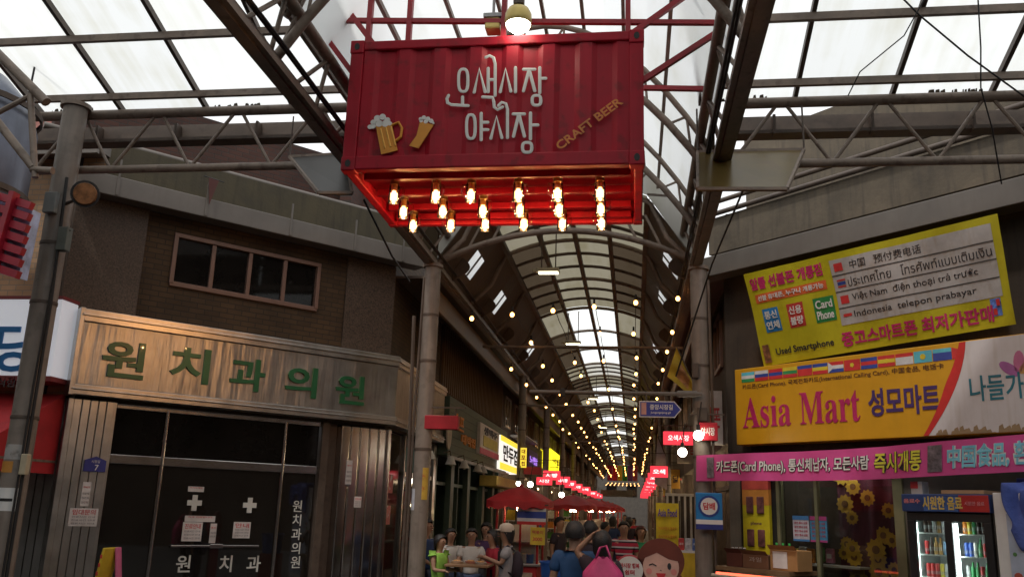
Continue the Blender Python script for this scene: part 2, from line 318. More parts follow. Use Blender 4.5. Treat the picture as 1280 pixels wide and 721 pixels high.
obj('notice', wrap(-6.68, 9, .143, R(-140), R(-70), 2.02, 2.14), C('orange_paper', (.5, .22, .04)), lp, smooth='all')
obj('notice', wrap(-6.68, 9, .143, R(-130), R(-40), 2.16, 2.32), C('worn_paper', (.4, .38, .36), dirt_amt=.6), lp, smooth='all')
b = MB(); b.box(-6.53, -6.45, 8.83, 8.9, 2.0, 2.22); obj('meter_box', b, C('beige_plastic', (.45, .38, .26)), lp, bev=.01)

mp_ = post(-3.06, 12.8, .125, 5.4, 'grey round post standing in front of the clinic corner, under the red container', PG)
b = MB(); b.tube([(-3.2, 12.72, .2), (-3.2, 12.72, 3.1), (-3.17, 12.72, 5.2)], .02, 6); b.tube([(-3.25, 12.74, .2), (-3.25, 12.74, 2.6), (-3.3, 12.74, 4.6)], .03, 6); obj('conduit', b, STEELD, mp_, smooth=True)
obj('poster', wrap(-3.06, 12.8, .128, R(-70), R(-25), 1.9, 2.35), C('yellow_poster', (.6, .38, .05), dirt=(.5, .05, .03), dirt_amt=.8), mp_, smooth='all')
obj('poster', wrap(-3.06, 12.8, .128, R(-160), R(-115), 1.75, 2.05), C('pale_poster', (.5, .5, .55), dirt=(.3, .05, .05), dirt_amt=.6), mp_, smooth='all')
rp_ = post(.97, 13, .125, 5.4, 'grey round post on the right of the street mouth, beside the yellow mart sign', PG)
b = MB(); b.tube([(1.12, 12.93, .2), (1.12, 12.93, 3.5), (1.1, 12.93, 5.2)], .022, 6); obj('conduit', b, STEELD, rp_, smooth=True)
b = MB(); b.box(.9, 1.04, 12.82, 12.9, 3.1, 3.3); b.box(.84, .93, 12.8, 12.9, 3.72, 3.94); obj('bracket', b, STEELD, rp_, bev=.01)
for k, y in enumerate((24.3, 31.3, 38.5, 46, 54, 62)):
    post(-3.05, y, .11, 5.4, f'slim arcade post on the left side of the market street, {ORD[k]} beyond the clinic', PG)
for k, y in enumerate((26.6, 34, 42, 50, 58)):
    post(1.0, y, .085, 5.4, f'slim arcade post on the right of the market street, {ORD[k]} beyond the mart corner', PG)

# ------------------------------------------------------------------ eave beams over the street mouth
def beam(x, sgn, label):
    t = thing('eave_beam', label, 'beam', WD, (x, 9, 5.4))
    b = MB()
    for dx, dz, wd in ((0, 0, .045), (-.07*sgn, .03, .02), (.075*sgn, .02, .025), (.02*sgn, .09, .04)): b.box(x+dx-wd, x+dx+wd, 2.5, 96, 5.4+dz, 5.46+dz)
    obj('gutter', b, STEEL, t)
    px = x+.17*sgn
    b = MB(); b.cyl((px, 2.5, 6.0), (px, 13.2, 6.0), .055, n=12); obj('top_pipe', b, STEEL, t, smooth=True)
    b = MB(); y = 2.6; k = 0
    while y < 13: b.cyl((x+.03*sgn, y, 5.5), (px, y+(.45 if k % 2 == 0 else -.1), 6.0), .022, n=8); y += .55; k += 1
    obj('web', b, STEEL, t, smooth=True)
    b = MB()
    for s in (.12, .15): b.tube([(x+s*sgn, 2.5+i*4, 5.56+.03*(i % 2)) for i in range(22)], .014, 6)
    obj('cable', b, BLACK, t, smooth=True)
    return t
beam(-3.1, 1, 'long brown steel eave beam running over the clinic corner post into the market')
beam(.93, -1, 'long brown steel eave beam running over the right post into the market')

# ------------------------------------------------------------------ trusses of the cross street
def truss(p0, p1, z0, z1, label, ndiv, ph=0):
    t = thing('eave_truss', label, 'truss', WD, (p0, 9.2, z0))
    b = MB(); b.cyl((p0, 9.2, z1), (p1, 9.2, z1), .06, n=12); obj('top_chord', b, STEEL, t, smooth=True)
    b = MB(); b.cyl((p0, 9.2, z0), (p1, 9.2, z0), .048, n=12); obj('bottom_chord', b, STEEL, t, smooth=True)
    b = MB(); st = (p1-p0)/ndiv
    for k in range(ndiv):
        x = p0+st*k; b.cyl((x, 9.2, z0), (x+st/2, 9.2, z1), .021, n=8); b.cyl((x+st/2+.06, 9.2, z1), (x+st, 9.2, z0), .021, n=8)
    obj('web', b, STEEL, t, smooth=True)
    b = MB(); b.box(p0, p1, 9.5, 9.62, z1-.26, z1-.02); b.box(p0, p1, 9.42, 9.5, z1-.26, z1-.22)
    n = int((p1-p0)/1.05)
    for k in range(n): b.box(p0+.5+k*1.05, p0+.53+k*1.05, 9.38, 9.5, z1-.28, z1-.05)
    obj('rain_gutter', b, STEELD, t)
    return t
truss(-10.3, -3.2, 5.62, 6.34, 'steel lattice truss at the left, between the thick post and the eave beam', 7)
truss(1.05, 9.6, 5.52, 6.24, 'steel lattice truss at the right, above the yellow phone banner', 8)

# ------------------------------------------------------------------ cross-street roof: two slopes of milky sheet
def slope_roof(x0, x1, z0, label):
    t = thing('street_roof', label, 'roof', WD, ((x0+x1)/2, 9, z0)); k = .325
    Z = lambda y: z0+(9.25-y)*k if y > 3 else z0+(9.25-3)*k-(3-y)*.2
    n = int(x1-x0)
    for i in range(n):
        b = MB()
        xa = x0+(x1-x0)*i/n; xb = x0+(x1-x0)*(i+1)/n
        b.quad((xa, 9.3, Z(9.3)+.05), (xb, 9.3, Z(9.3)+.05), (xb, 3, Z(3)+.05), (xa, 3, Z(3)+.05))
        b.quad((xa, 3, Z(3)+.05), (xb, 3, Z(3)+.05), (xb, -4, Z(-4)+.05), (xa, -4, Z(-4)+.05))
        obj('roof_sheet', b, SHEETC if i % 3 == 1 else SHEET, t)
    b = MB(); x = x0
    while x < x1: wd = random.uniform(.02, .09); hh_ = random.uniform(-.03, .02)*(1+math.sin(x*3)*.6); (math.sin(x*2.3)+math.sin(x*.8+2) > -.2 and random.random() < .7) and b.add([(x, 9.27, Z(9.3)+.0), (x+wd, 9.27, Z(9.3)+.0), (x+wd*.8, 9.25, Z(9.3)+.06+hh_), (x+wd*.3, 9.26, Z(9.3)+.06+hh_*1.4)], [(0, 1, 2, 3)]); x += wd*random.uniform(.4, 1.1)
    lt = obj('leaf_litter', b, C('leaf_litter', (.05, .035, .02), .9), t); lt['kind'] = 'stuff'
    for i in range(n+1):
        x = x0+(x1-x0)*i/n; b = MB(); b.bar((x, 9.3, Z(9.3)), (x, 3, Z(3)), .045, .07); b.bar((x, 3, Z(3)), (x, -4, Z(-4)), .045, .07); obj('rafter', b, STEELD, t)
    for y in (8.95, 8.1, 7.2, 6.2, 5, 3.6): b = MB(); b.bar((x0, y, Z(y)-.07), (x1, y, Z(y)-.07), .05, .08); obj('purlin', b, STEEL, t)
    return t
slope_roof(-13.9, -2.95, 6.42, 'milky sloping roof over the cross street on the left, with steel rafters')
slope_roof(.75, 12.0, 6.32, 'milky sloping roof over the cross street on the right, with steel rafters')

# ------------------------------------------------------------------ market arcade roof: crossing bays then the long vault
CX = -1.085
at_ = thing('arcade_roof', 'long vaulted market roof with steel ribs, brown side linings and bright skylights', 'roof', WD, (CX, 14, 5.5))
# arched lattice ribs over the crossing
def arc(hw, zs, zc, n=16): return [(CX-hw+2*hw*i/n, zs+(zc-zs)*(1-((2*i/n-1)**2))) for i in range(n+1)]
for y in (4.8, 6.6, 9.7, 11.8):
    b = MB(); A = arc(2.0, 5.55, 7.15); B = arc(1.95, 5.95, 7.6)
    b.tube([(x, y, z) for x, z in A], .045, 10); b.tube([(x, y, z) for x, z in B], .035, 10)
    for i in range(16):
        b.cyl((A[i][0], y, A[i][1]), (B[i+1][0] if i % 2 == 0 else B[i][0], y, B[i+1][1] if i % 2 == 0 else B[i][1]), .016, n=6)
    obj('lattice_rib', b, STEEL, at_, smooth=True)
for i in range(0, 17, 2):
    x, z = arc(1.95, 6.02, 7.68)[i]; b = MB(); b.bar((x, 2.5, z), (x, 13.1, z), .04, .06); obj('purlin', b, STEEL, at_)
b = MB(); S = arc(1.98, 6.08, 7.74)
for i in range(16):
    for y0, y1 in ((2.5, 6), (6, 9.5), (9.5, 13.1)): b.quad((S[i][0], y0, S[i][1]), (S[i+1][0], y0, S[i+1][1]), (S[i+1][0], y1, S[i+1][1]), (S[i][0], y1, S[i][1]))
obj('skylight', b, SHEET, at_)
b = MB()
for s in (-1, 1):
    for y0, y1 in ((9.35, 11.2), (11.24, 13.1)): b.quad((CX+s*1.99, y0, 5.52), (CX+s*1.99, y1, 5.52), (CX+s*1.99, y1, 6.1), (CX+s*1.99, y0, 6.1))
obj('clerestory_sheet', b, SHEETB, at_)
b = MB(); S2 = arc(1.98, 6.08, 7.74, 24); n = 24
inn = [(CX-2.0, 5.55), (CX-1.45, 6.4)]+[(CX-1.3+2.6*i/20, 6.62+.26*(1-(2*i/20-1)**2)) for i in range(21)]+[(CX+1.45, 6.4), (CX+2.0, 5.55)]
for i in range(24): b.quad((S2[i][0], 13.12, S2[i][1]), (S2[i+1][0], 13.12, S2[i+1][1]), (inn[i+1][0], 13.12, inn[i+1][1]), (inn[i][0], 13.12, inn[i][1]))
obj('gable_sheet', b, SHEETM, at_)
b = MB()
for i in range(0, 25, 2): b.bar((S2[i][0], 13.08, S2[i][1]), (inn[i][0], 13.08, inn[i][1]), .03, .03)
obj('gable_bar', b, STEELD, at_)
for xa, xb in ((-3.95, -3.06), (.9, 1.52)): b = MB(); b.box(xa, xb, 13.9 if xa < 0 else 13.95, 97, 5.5, 5.54); obj('soffit', b, BROWNP, at_)
# portal arch where the vault begins
b = MB(); A = [(CX-1.9+3.8*i/20, 5.62+.46*(1-(2*i/20-1)**2)) for i in range(21)]
b.tube([(x, 13.2, z) for x, z in A], .05, 10)
for i in (2, 4, 16, 18): b.cyl((A[i][0], 13.2, A[i][1]), (A[i][0]+(.25 if i < 10 else -.25), 13.25, A[i][1]+.55), .022, n=8)
obj('portal_arch', b, STEEL, at_, smooth=True)
# vault
YB = [13.2+2.9*i for i in range(30)]
HW, ZE, ZC = 1.3, 6.6, 6.88
V = [(CX-HW+2*HW*i/12, ZE+(ZC-ZE)*(1-(2*i/12-1)**2)) for i in range(13)]
for k, y in enumerate(YB):
    b = MB(); b.tube([(CX-2.0, y, 5.55), (CX-1.6, y, 5.95), (CX-1.36, y, 6.5)]+[(x, y, z-.05) for x, z in V]+[(CX+1.36, y, 6.5), (CX+1.6, y, 5.95), (CX+2.0, y, 5.55)], .04, 8)
    obj('rib', b, STEEL, at_, smooth=True)
for k in range(29):
    y0, y1 = (YB[k] if k else 13.1), YB[k+1]
    for s in (-1, 1):
        b = MB()
        for ya, yb in (((y0, YB[k]+1.285), (YB[k]+1.995, y1)) if k in (0, 1, 3) else ((y0, y1),)):
            b.quad((CX+s*2.05, ya, 5.52), (CX+s*2.05, yb, 5.52), (CX+s*1.42, yb, 6.42), (CX+s*1.42, ya, 6.42)); b.quad((CX+s*1.42, ya, 6.42), (CX+s*1.42, yb, 6.42), (CX+s*1.29, yb, 6.59), (CX+s*1.29, ya, 6.59))
        obj('side_lining', b, BROWNP, at_)
    opn = k in (3, 4, 5, 8, 9, 12, 15, 18, 19, 23)                       # bays open to the sky, filled with bright sheet to read white
    sh = SHEETD if k < 6 or k % 3 else SHEETM; ed = MB()
    b = MB()
    for i in range(12):
        if opn and 3 <= i <= 8: continue
        (ed if not 3 <= i <= 8 else b).quad((V[i][0], y0, V[i][1]), (V[i+1][0], y0, V[i+1][1]), (V[i+1][0], y1, V[i+1][1]), (V[i][0], y1, V[i][1]))
    obj('edge_sheet', ed, SHEETB if k % 3 else SHEETD, at_)
    if not opn: obj('skylight', b, sh, at_)
    if opn:
        b = MB()
        for i in range(3, 9): b.quad((V[i][0], y0, V[i][1]), (V[i+1][0], y0, V[i+1][1]), (V[i+1][0], y1, V[i+1][1]), (V[i][0], y1, V[i][1]))
        obj('open_bay_sheet', b, SHEET, at_)
    b = MB()
    for q in (1, 2) if not opn else ():
        yy = y0+(y1-y0)*q/3; b.tube([(x, yy, z-.03) for x, z in V], .032, 6)
    if not opn: obj('glazing_bar', b, STEELD, at_, smooth=True)
for i in (0, 3, 6, 9, 12):
    b = MB(); b.bar((V[i][0], 13.2, V[i][1]-.05), (V[i][0], 97, V[i][1]-.05), .085, .08); obj('vault_purlin', b, STEELD, at_)
for s in (-1, 1):
    for k in range(7):                                # curved bracket plates and small bright vents in the linings
        y = YB[k]+.9; b = MB(); n = 10
        b.prism([(CX+s*1.95, 5.5)]+[(CX+s*(1.95-.3*math.sin(math.pi*j/n)), 5.5+.5*j/n) for j in range(n+1)], y, y+.03); obj('bracket_plate', b, BROWNP, at_)
    for k in (0, 1, 3):
        y = YB[k]+1.28; b = MB()
        for q in (0, .38): b.quad((CX+s*1.85, y+q, 5.8), (CX+s*1.85, y+q+.33, 5.8), (CX+s*1.6, y+q+.33, 6.16), (CX+s*1.6, y+q, 6.16))
        obj('vent_pane', b, SHEET, at_)
        b = MB(); b.quad((CX+s*2.05, y, 5.52), (CX+s*2.05, y+.72, 5.52), (CX+s*1.85, y+.72, 5.8), (CX+s*1.85, y, 5.8)); b.quad((CX+s*1.6, y, 6.16), (CX+s*1.6, y+.72, 6.16), (CX+s*1.42, y+.72, 6.42), (CX+s*1.42, y, 6.42)); b.quad((CX+s*1.42, y, 6.42), (CX+s*1.42, y+.72, 6.42), (CX+s*1.29, y+.72, 6.59), (CX+s*1.29, y, 6.59)); b.bar((CX+s*1.85, y+.355, 5.8), (CX+s*1.6, y+.355, 6.16), .05, .04); obj('vent_frame', b, STEELD, at_)
# long timber-brown eave boards under the beams
for s, x, lb in ((-1, -3.28, 'warm brown lit eave board above the shop fronts on the left'), (1, 1.12, 'brown eave board above the shop fronts on the right')):
    b = MB(); b.box(x-.03, x+.03, 13.9, 96, 5.0, 5.36); tag(obj('eave_board', b, C('eave_brown', (.2, .13, .075), .5, scale=2), bev=.01), lb, 'eave board')
# cross rails between the posts
for y, z, lb in ((17.2, 4.95, 'thin steel cross rail nearest the street mouth'), (24.3, 4.6, 'steel cross rail tied to the second left post'), (38.5, 4.7, 'steel cross rail deep in the market')):
    b = MB(); b.cyl((-3.0, y, z), (.95, y, z), .03, n=10); tag(obj('cross_rail', b, STEEL, smooth=True), lb, 'rail')

# ------------------------------------------------------------------ strings of bulbs, six lines down the market
for j in range(6):
    x = -2.72+.69*j
    zz = 4.92+.07*j
    nm = ['along the left wall', 'second from the left wall', 'third from the left wall', 'left of the street centre line, fourth from the left wall', 'fifth from the left wall', 'along the right posts'][j]
    if j == 3: nm = 'fourth from the left wall'
    t = thing('string_light', f'string of small warm bulbs running down the market roof, {nm}', 'string lights', WD, (x, 14.2, zz), 'bulb strings under the market roof')
    pts = []; Y = []
    y = 14.4
    while y < 84: Y.append(y); y += 2.55
    for a in Y: pts += [(x, a, zz+.14), (x, a+1.27, zz+.09)]
    b = MB(); b.tube(pts, .007, 5); obj('cable', b, BLACK, t)
    b0 = MB(); b0.cyl((x, 14.4, zz+.05), (x, 14.4, zz+.14), .018, n=8)
    sock = obj('socket', b0, BLACK, t); b1 = MB(); b1.ball((x, 14.4, zz), .036, sz=1.15, n=10, k=6); bl = obj('bulb', b1, BULB, t, smooth='all')
    for a in Y[1:]:
        dx = random.uniform(-.05, .05); dz = random.uniform(-.08, .05)
        if random.random() < .13: continue
        for q in (sock, bl): c = q.copy(); COL.objects.link(c); c.parent = t; c.location = (dx, a-14.4, dz)

# ------------------------------------------------------------------ the red container sign
F0 = Frame(0, 7.5, 0)
X0, X1, Z0, Z1, D = -2.735, .098, 4.862, 6.208, 1.755
ct = thing('container_sign', 'red corrugated shipping container hung as a sign over the street mouth, white lettering', 'sign', F0, ((X0+X1)/2, 0, Z0))
b = MB(); xs = []; x = X0+.14; p = .35; prof = []
while x < X1-.2:
    prof += [(x, .0), (x+.11, .0), (x+.16, .03), (x+.3, .03)]; x += p
prof = [(X0+.13, .02)]+[(a, c+.012) for a, c in prof if a < X1-.14]+[(X1-.13, .02)]
za, zb = Z0+.13, Z1-.09
vs = [(a, c, z) for a, c in prof for z in (za, zb)]; b.add(vs, [(2*i, 2*i+2, 2*i+3, 2*i+1) for i in range(len(prof)-1)])
obj('front_panel', b, RED, ct)
b = MB(); b.box(X0+.03, X1-.03, .07, D-.05, Z0+.12, Z1-.05); obj('body', b, RED, ct)
b = MB()
for xx in (X0, X1-.13): b.box(xx, xx+.13, 0, .1, Z0, Z1)
for xx in (X0, X1-.1): b.box(xx, xx+.1, D-.1, D, Z0, Z1)
obj('corner_post', b, RED, ct, bev=.01)
b = MB(); b.box(X0+.13, X1-.13, -.004, .08, Z1-.1, Z1-.004); b.box(X0+.13, X1-.13, -.004, .08, Z0+.004, Z0+.14); b.box(X0+.004, X0+.09, .1, D-.1, Z0+.004, Z0+.12); b.box(X1-.09, X1-.004, .1, D-.1, Z0+.004, Z0+.12); b.box(X0+.1, X1-.1, D-.09, D-.004, Z0+.004, Z0+.12)
obj('rail', b, RED, ct, bev=.012)
for xx in (X0-.006, X1-.134):
    for z in (Z0-.006, Z1-.134):
        b = MB(); b.box(xx, xx+.14, -.012, .12, z, z+.14); cc = obj('corner_casting', b, RED, ct, bev=.012); h = MB(); h.disc(xx+.07, z+.07, .033, -.016, -.01, .8, 1.1); obj('slot', h, BLACK, cc)
b = MB()
for yy in (.36, .81, 1.26, 1.58): b.box(X0+.12, X1-.12, yy-.03, yy+.03, Z0+.03, Z0+.1)
obj('lamp_rail', b, RED, ct, bev=.006)
# hanging frame
b = MB()
for px in (462, 512, 630, 785): x, z = F0.at(px, 30, .06); b.box(x-.025, x+.025, .03, .09, Z1-.01, Z1+1.0)
fl_, zf = F0.at(392, 26, .06); fr_x, zr = F0.at(915, 29, .06)
b.bar((fl_, .06, zf), (fr_x, .06, zr), .045, .045)
for pts in (((fl_, zf), (X0+.02, Z1-.32)), ((fl_+.12, zf+.4), (X0+.2, Z1)), ((fr_x, zr), (X1-.02, Z1-.5)), ((fr_x-.3, zr+.4), (X1-.1, Z1))): b.bar((pts[0][0], .06, pts[0][1]), (pts[1][0], .06, pts[1][1]), .05, .05)
b.bar((fl_, 1.4, zf), (fr_x, 1.4, zr), .05, .05)
obj('hanging_frame', b, REDF, ct)
# lettering drawn as round strokes, from points of the photographed lettering
ZP = lambda zx, zy: F0.at(400+zx/2.4023, zy/2.4023, -.012)
def strokes(L, r, yo=-.012):
    b = MB()
    for s in L:
        pts = [ZP(*q) for q in s]
        b.tube([(u, yo-.004*(i % 2)*0, z) for i, (u, z) in enumerate(pts)], r, 8)
        for u, z in (pts[0], pts[-1]): b.ball((u, yo, z), r*.98, n=8, k=6)
    b.v = [(v[0], yo+(v[1]-yo)*.15, v[2]) for v in b.v]; return b
def oval(cx, cy, rx, ry, n=20):
    return [(cx+rx*math.copysign(abs(math.cos(2*math.pi*k/n))**.7, math.cos(2*math.pi*k/n)), cy+ry*math.copysign(abs(math.sin(2*math.pi*k/n))**.7, math.sin(2*math.pi*k/n))) for k in range(n+1)]
TXT = [oval(430, 242, 14, 34), [(386, 287), (381, 297), (383, 309), (394, 315), (445, 318)], [(428, 292), (428, 316)],
       [(463, 278), (478, 207), (496, 277)], [(505, 206), (505, 277)], [(505, 240), (526, 240)], [(498, 173), (509, 168), (521, 174), (526, 192), (526, 288)], [(488, 292), (518, 293), (522, 306), (523, 322), (533, 330), (548, 322)],
       [(541, 277), (557, 207), (573, 275)], [(587, 204), (587, 277)], [(611, 209), (645, 209)], [(628, 209), (611, 274)], [(628, 209), (645, 274)], [(660, 204), (660, 280)], [(660, 236), (678, 236)], oval(650, 302, 13, 15),
       [(536, 318), (546, 308), (558, 312), (563, 328), (563, 414)], oval(453, 381, 13, 36), [(484, 341), (484, 421)], [(484, 368), (504, 368)], [(484, 390), (504, 390)],
       [(513, 416), (530, 350), (546, 414)], [(580, 343), (614, 343)], [(597, 343), (581, 410)], [(597, 343), (614, 410)], [(632, 340), (632, 418)], [(632, 376), (654, 376)], oval(622, 443, 14, 15)]
WL = C('sign_white', (.72, .7, .66), .5, var=.05)
obj('lettering', strokes(TXT, .0155), WL, ct, smooth=True)
ORG = C('beer_amber', (.68, .27, .02), .5, var=.1); ORGD = C('beer_amber_light', (.78, .4, .06), .5, var=.05)
b = MB(); u, z = ZP(808, 372); b.text('CRAFT BEER', u, z, -.014, wd=.73, h=.085, bold=.02, rot=R(38)); obj('lettering', b, C('craft_orange', (.62, .2, .03), .5), ct)
mgx = [(168, 380), (215, 370), (233, 452), (184, 464)]
b = MB(); b.prism([ZP(*q) for q in mgx], -.016, -.004); b.tube([(*[ZP(*q)[0]], -.01, ZP(*q)[1]) for q in ((216, 376), (236, 368), (246, 385), (242, 412), (226, 424))], .014, 8); obj('beer_mug_mark', b, ORG, ct)
b = MB()
for q in ((182, 388), (198, 384), (213, 381)):
    a, c = ZP(*q), ZP(q[0]+14, q[1]+58); b.tube([(a[0], -.017, a[1]), (c[0], -.017, c[1])], .01, 6)
obj('beer_mug_shine', b, ORGD, ct)
b = MB()
for q, r in (((150, 382), .026), ((160, 368), .03), ((172, 356), .036), ((188, 352), .036), ((202, 362), .034), ((160, 380), .03), ((178, 372), .04), ((196, 372), .04), ((210, 372), .024)): u, z = ZP(*q); b.disc(u, z, r*.86, -.0172-r*.02, -.004)
for q, r in (((302, 358), .02), ((312, 354), .024), ((324, 358), .026), ((334, 364), .024), ((340, 370), .014), ((318, 366), .024), ((304, 364), .02)): u, z = ZP(*q); b.disc(u, z, r*.86, -.0172-r*.02, -.004)
obj('beer_foam_mark', b, WL, ct)
b = MB(); b.prism([ZP(*q) for q in ((301, 364), (341, 376), (318, 412), (296, 446), (268, 438), (290, 408))], -.016, -.004); obj('beer_glass_mark', b, ORG, ct)

# glass mug lamps under the container
rows = [(236, (493, 545, 589, 648, 697, 750), 5.30), (252, (505, 554, 604, 650, 699, 751), 5.30), (269, (517, 564, 607, 655, 703, 752), 5.30)]
MUGG = clear_glass('mug_glass', (1, .93, .85), .2)
WN = ['at the left end', 'second from the left', 'third from the left', 'fourth from the left', 'fifth from the left', 'at the right end']
mug0 = None
for ri, (py, xs, zc) in enumerate(rows):
    for ci, px in enumerate(xs):
        d = ray(px, py); yy = 7.5+(.36, .81, 1.26)[ri]; P = d*(yy/d.y); P.z = 4.77
        lb = f'glowing glass beer mug lamp under the red container, {["front", "middle", "back"][ri]} row, {WN[ci]}'
        ang = R(random.choice((-20, 10, 200, 160, 20)))
        if mug0 is None:
            mug0 = thing('mug_lamp', lb, 'lamp', WD, (0, 0, 5.27), 'mug lamps under the container')
            b = MB(); b.lathe((0, 0, 5.27), [(.0, -.115), (.05, -.115), (.054, -.105), (.05, .06), (.047, .09), (.043, .09), (.046, .05), (.049, -.1), (0, -.105)], 16); obj('mug', b, MUGG, mug0, smooth='all')
            b = MB(); b.tube([(.05, 0, 5.32), (.085, 0, 5.315), (.094, 0, 5.28), (.085, 0, 5.22), (.051, 0, 5.2)], .009, 8); obj('handle', b, MUGG, mug0, smooth='all')
            b = MB(); b.ball((0, 0, 5.215), .046, sz=1.2, n=12, k=8); b.cyl((0, 0, 5.25), (0, 0, 5.28), .02, .016, 10); obj('bulb', b, BULBG, mug0, smooth='all'); pl_ = bpy.data.lights.new('filament', 'POINT'); pl_.energy = 15; pl_.color = (1, .56, .25); pl_.shadow_soft_size = .012; po_ = bpy.data.objects.new('filament', pl_); COL.objects.link(po_); po_.parent = mug0; po_.location = (0, 0, -.055)
            b = MB(); b.cyl((0, 0, 5.28), (0, 0, 5.345), .026, n=12); b.cyl((0, 0, 5.34), (0, 0, 5.375), .045, n=12); b.cyl((0, 0, 5.37), (0, 0, 5.43), .012, n=8); obj('socket', b, C('brass_socket', (.4, .27, .1), .35, metal=.8), mug0, smooth=True)
            mug0.location = P; mug0.rotation_euler = (0, 0, ang)
        else: copy_thing(mug0, P, ang, lb)

# floodlights hung above the container
fx, fz = F0.at(648, 22, -.1)
t = thing('floodlight', 'round yellow floodlight with a bright white lens above the container', 'floodlight', F0, (fx, -.1, fz))
b = MB(); b.lathe((fx, -.1, fz), [(.0, .1), (.06, .1), (.1, .08), (.125, .03), (.13, -.03), (.125, -.075), (.12, -.08)], 20); obj('housing', b, C('lamp_yellow', (.55, .42, .14), .35, metal=.4), t, smooth=True)
b = MB(); b.lathe((fx, -.1, fz-.06), [(.12, 0), (.11, -.04), (.07, -.08), (.0, -.095)], 20); obj('lens', b, LAMPW, t, smooth='all')
b = MB(); b.cyl((fx, -.1, fz+.14), (fx, -.1, fz+.9), .03, n=10); b.box(fx-.05, fx+.05, -.13, -.06, fz+.14, fz+.24); obj('hanger', b, STEELD, t)
fx, fz = F0.at(616, 30, .1)
t = thing('floodlight', 'small square yellow lamp housing left of the bright floodlight', 'floodlight', F0, (fx, .1, fz))
b = MB(); b.box(fx-.07, fx+.08, .04, .2, fz-.08, fz+.04); obj('housing', b, MATS['lamp_yellow'], t, bev=.015)
b = MB(); b.box(fx-.085, fx+.095, .03, .21, fz+.04, fz+.08); b.cyl((fx, .12, fz+.08), (fx, .12, fz+.8), .015, n=8); obj('cover', b, C('pale_grey', (.4, .4, .4)), t)

# hanging box lights down the market
for k, (y, z) in enumerate(((15.6, 6.05), (22.5, 6.0), (34, 6.0), (46, 6.0))):
    x = -1.55
    t = thing('hanging_light', f'box light on two rods under the vault, {ORD[k]} along the market', 'light', WD, (x, y, z), 'box lights hanging under the market vault')
    b = MB(); b.box(x-.2, x+.2, y-.1, y+.1, z, z+.07); b.box(x-.3, x-.2, y-.05, y+.05, z+.01, z+.06); obj('housing', b, C('lamp_beige', (.5, .45, .32)), t, bev=.01)
    b = MB(); b.box(x-.18, x+.18, y-.08, y+.08, z-.012, z-.001); obj('diffuser', b, glow('tube_light', (1, .9, .62), 5) if 'tube_light' not in MATS else MATS['tube_light'], t)
    b = MB()
    for dx in (-.13, .13): b.cyl((x+dx, y, z+.07), (x+dx, y, 7.05), .012, n=6)
    obj('rod', b, STEELD, t)

# tilted boards hung beside the eave beams
def tilt_board(pts, yy, col, lb):
    q = []
    for (px, py), y in zip(pts, yy): d = ray(px, py); q.append(Vector((0, 0, CAM_H))+d*(y/d.y))
    nrm = (q[1]-q[0]).cross(q[3]-q[0]).normalized()*.03
    t = thing('hanging_board', lb, 'board', WD, tuple(q[0])); b = MB(); b.add([v for v in q]+[v+nrm for v in q], [(0, 1, 2, 3), (7, 6, 5, 4), (0, 4, 5, 1), (1, 5, 6, 2), (2, 6, 7, 3), (3, 7, 4, 0)]); obj('panel', b, col, t)
    b = MB()
    for a, c in ((0, 1), (1, 2), (2, 3), (3, 0)): b.bar(q[a], q[c], .03, .03)
    obj('edge', b, STEEL, t)
    b = MB(); up = Vector((0, 0, .5)); b.cyl(q[0], q[0]+up, .01, n=6); b.cyl(q[1], q[1]+up, .01, n=6); obj('hanger', b, STEELD, t); return t
tilt_board([(872, 190), (1005, 187), (984, 236), (872, 236)], (9.0, 9.0, 8.3, 8.3), C('dusty_yellow_board', (.13, .09, .026), .3, scale=1.5, dirt=(.12, .07, .03), dirt_amt=.6), 'dusty yellow brown board hung under the right truss')
tilt_board([(362, 196), (432, 192), (440, 241), (398, 241)], (9.0, 9.0, 8.4, 8.4), C('grey_board', (.04, .036, .032), .4), 'dull grey board hung left of the red container')

# ------------------------------------------------------------------ left corner: the clinic building
def walls(b, u0, u1, z0, z1, holes, y0=0, y1=.25):
    us = sorted({u0, u1, *[h[0] for h in holes], *[h[1] for h in holes]}); zs = sorted({z0, z1, *[h[2] for h in holes], *[h[3] for h in holes]})
    for i in range(len(us)-1):
        for j in range(len(zs)-1):
            cu, cz = (us[i]+us[i+1])/2, (zs[j]+zs[j+1])/2
            if u0 < cu < u1 and z0 < cz < z1 and not any(h[0] < cu < h[1] and h[2] < cz < h[3] for h in holes): b.box(us[i], us[i+1], y0, y1, zs[j], zs[j+1])
    return b
UE = 4.66
cb = thing('corner_building', 'brown brick corner building with a dark glass clinic entrance and a long upper window', 'building', LC, (UE/2, 0, 0))
wu0, wz0 = LC.at(213, 353); wu1, wz1 = LC.at(398, 338); wz0 = 4.72; wz1 = 5.42
du0, du1 = .55, 3.55
b = MB(); walls(b, 0.02, UE, 3.0, 5.68, [(wu0, wu1, wz0, wz1)]); b.box(.55, 0.02+.02, .02, .24, 0, 3) if False else None
obj('wall', b, BRICKD, cb)
b = MB(); b.box(0, UE+.3, -.02, .22, 5.97, 6.52); obj('parapet', b, OLIVE, cb)
b = MB(); b.cyl((-.8, .25, 6.62), (UE+1.2, .25, 6.62), .045, n=10); b.bar((-.8, .4, 6.58), (UE+1.2, .4, 6.58), .2, .06); obj('eave_pipe', b, GUTTER, cb, smooth=True)
b = MB(); b.box(-.6, UE+.25, .7, .95, 6.3, 7.6); obj('rear_wall', b, BRICKR, cb)
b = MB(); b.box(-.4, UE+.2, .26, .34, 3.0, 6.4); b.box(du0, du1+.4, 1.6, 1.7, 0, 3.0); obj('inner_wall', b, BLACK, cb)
b = MB(); b.box(-.32, .62, -.07, .2, 4.1, 5.68); obj('stone_pier', b, STONE, cb, bev=.01)
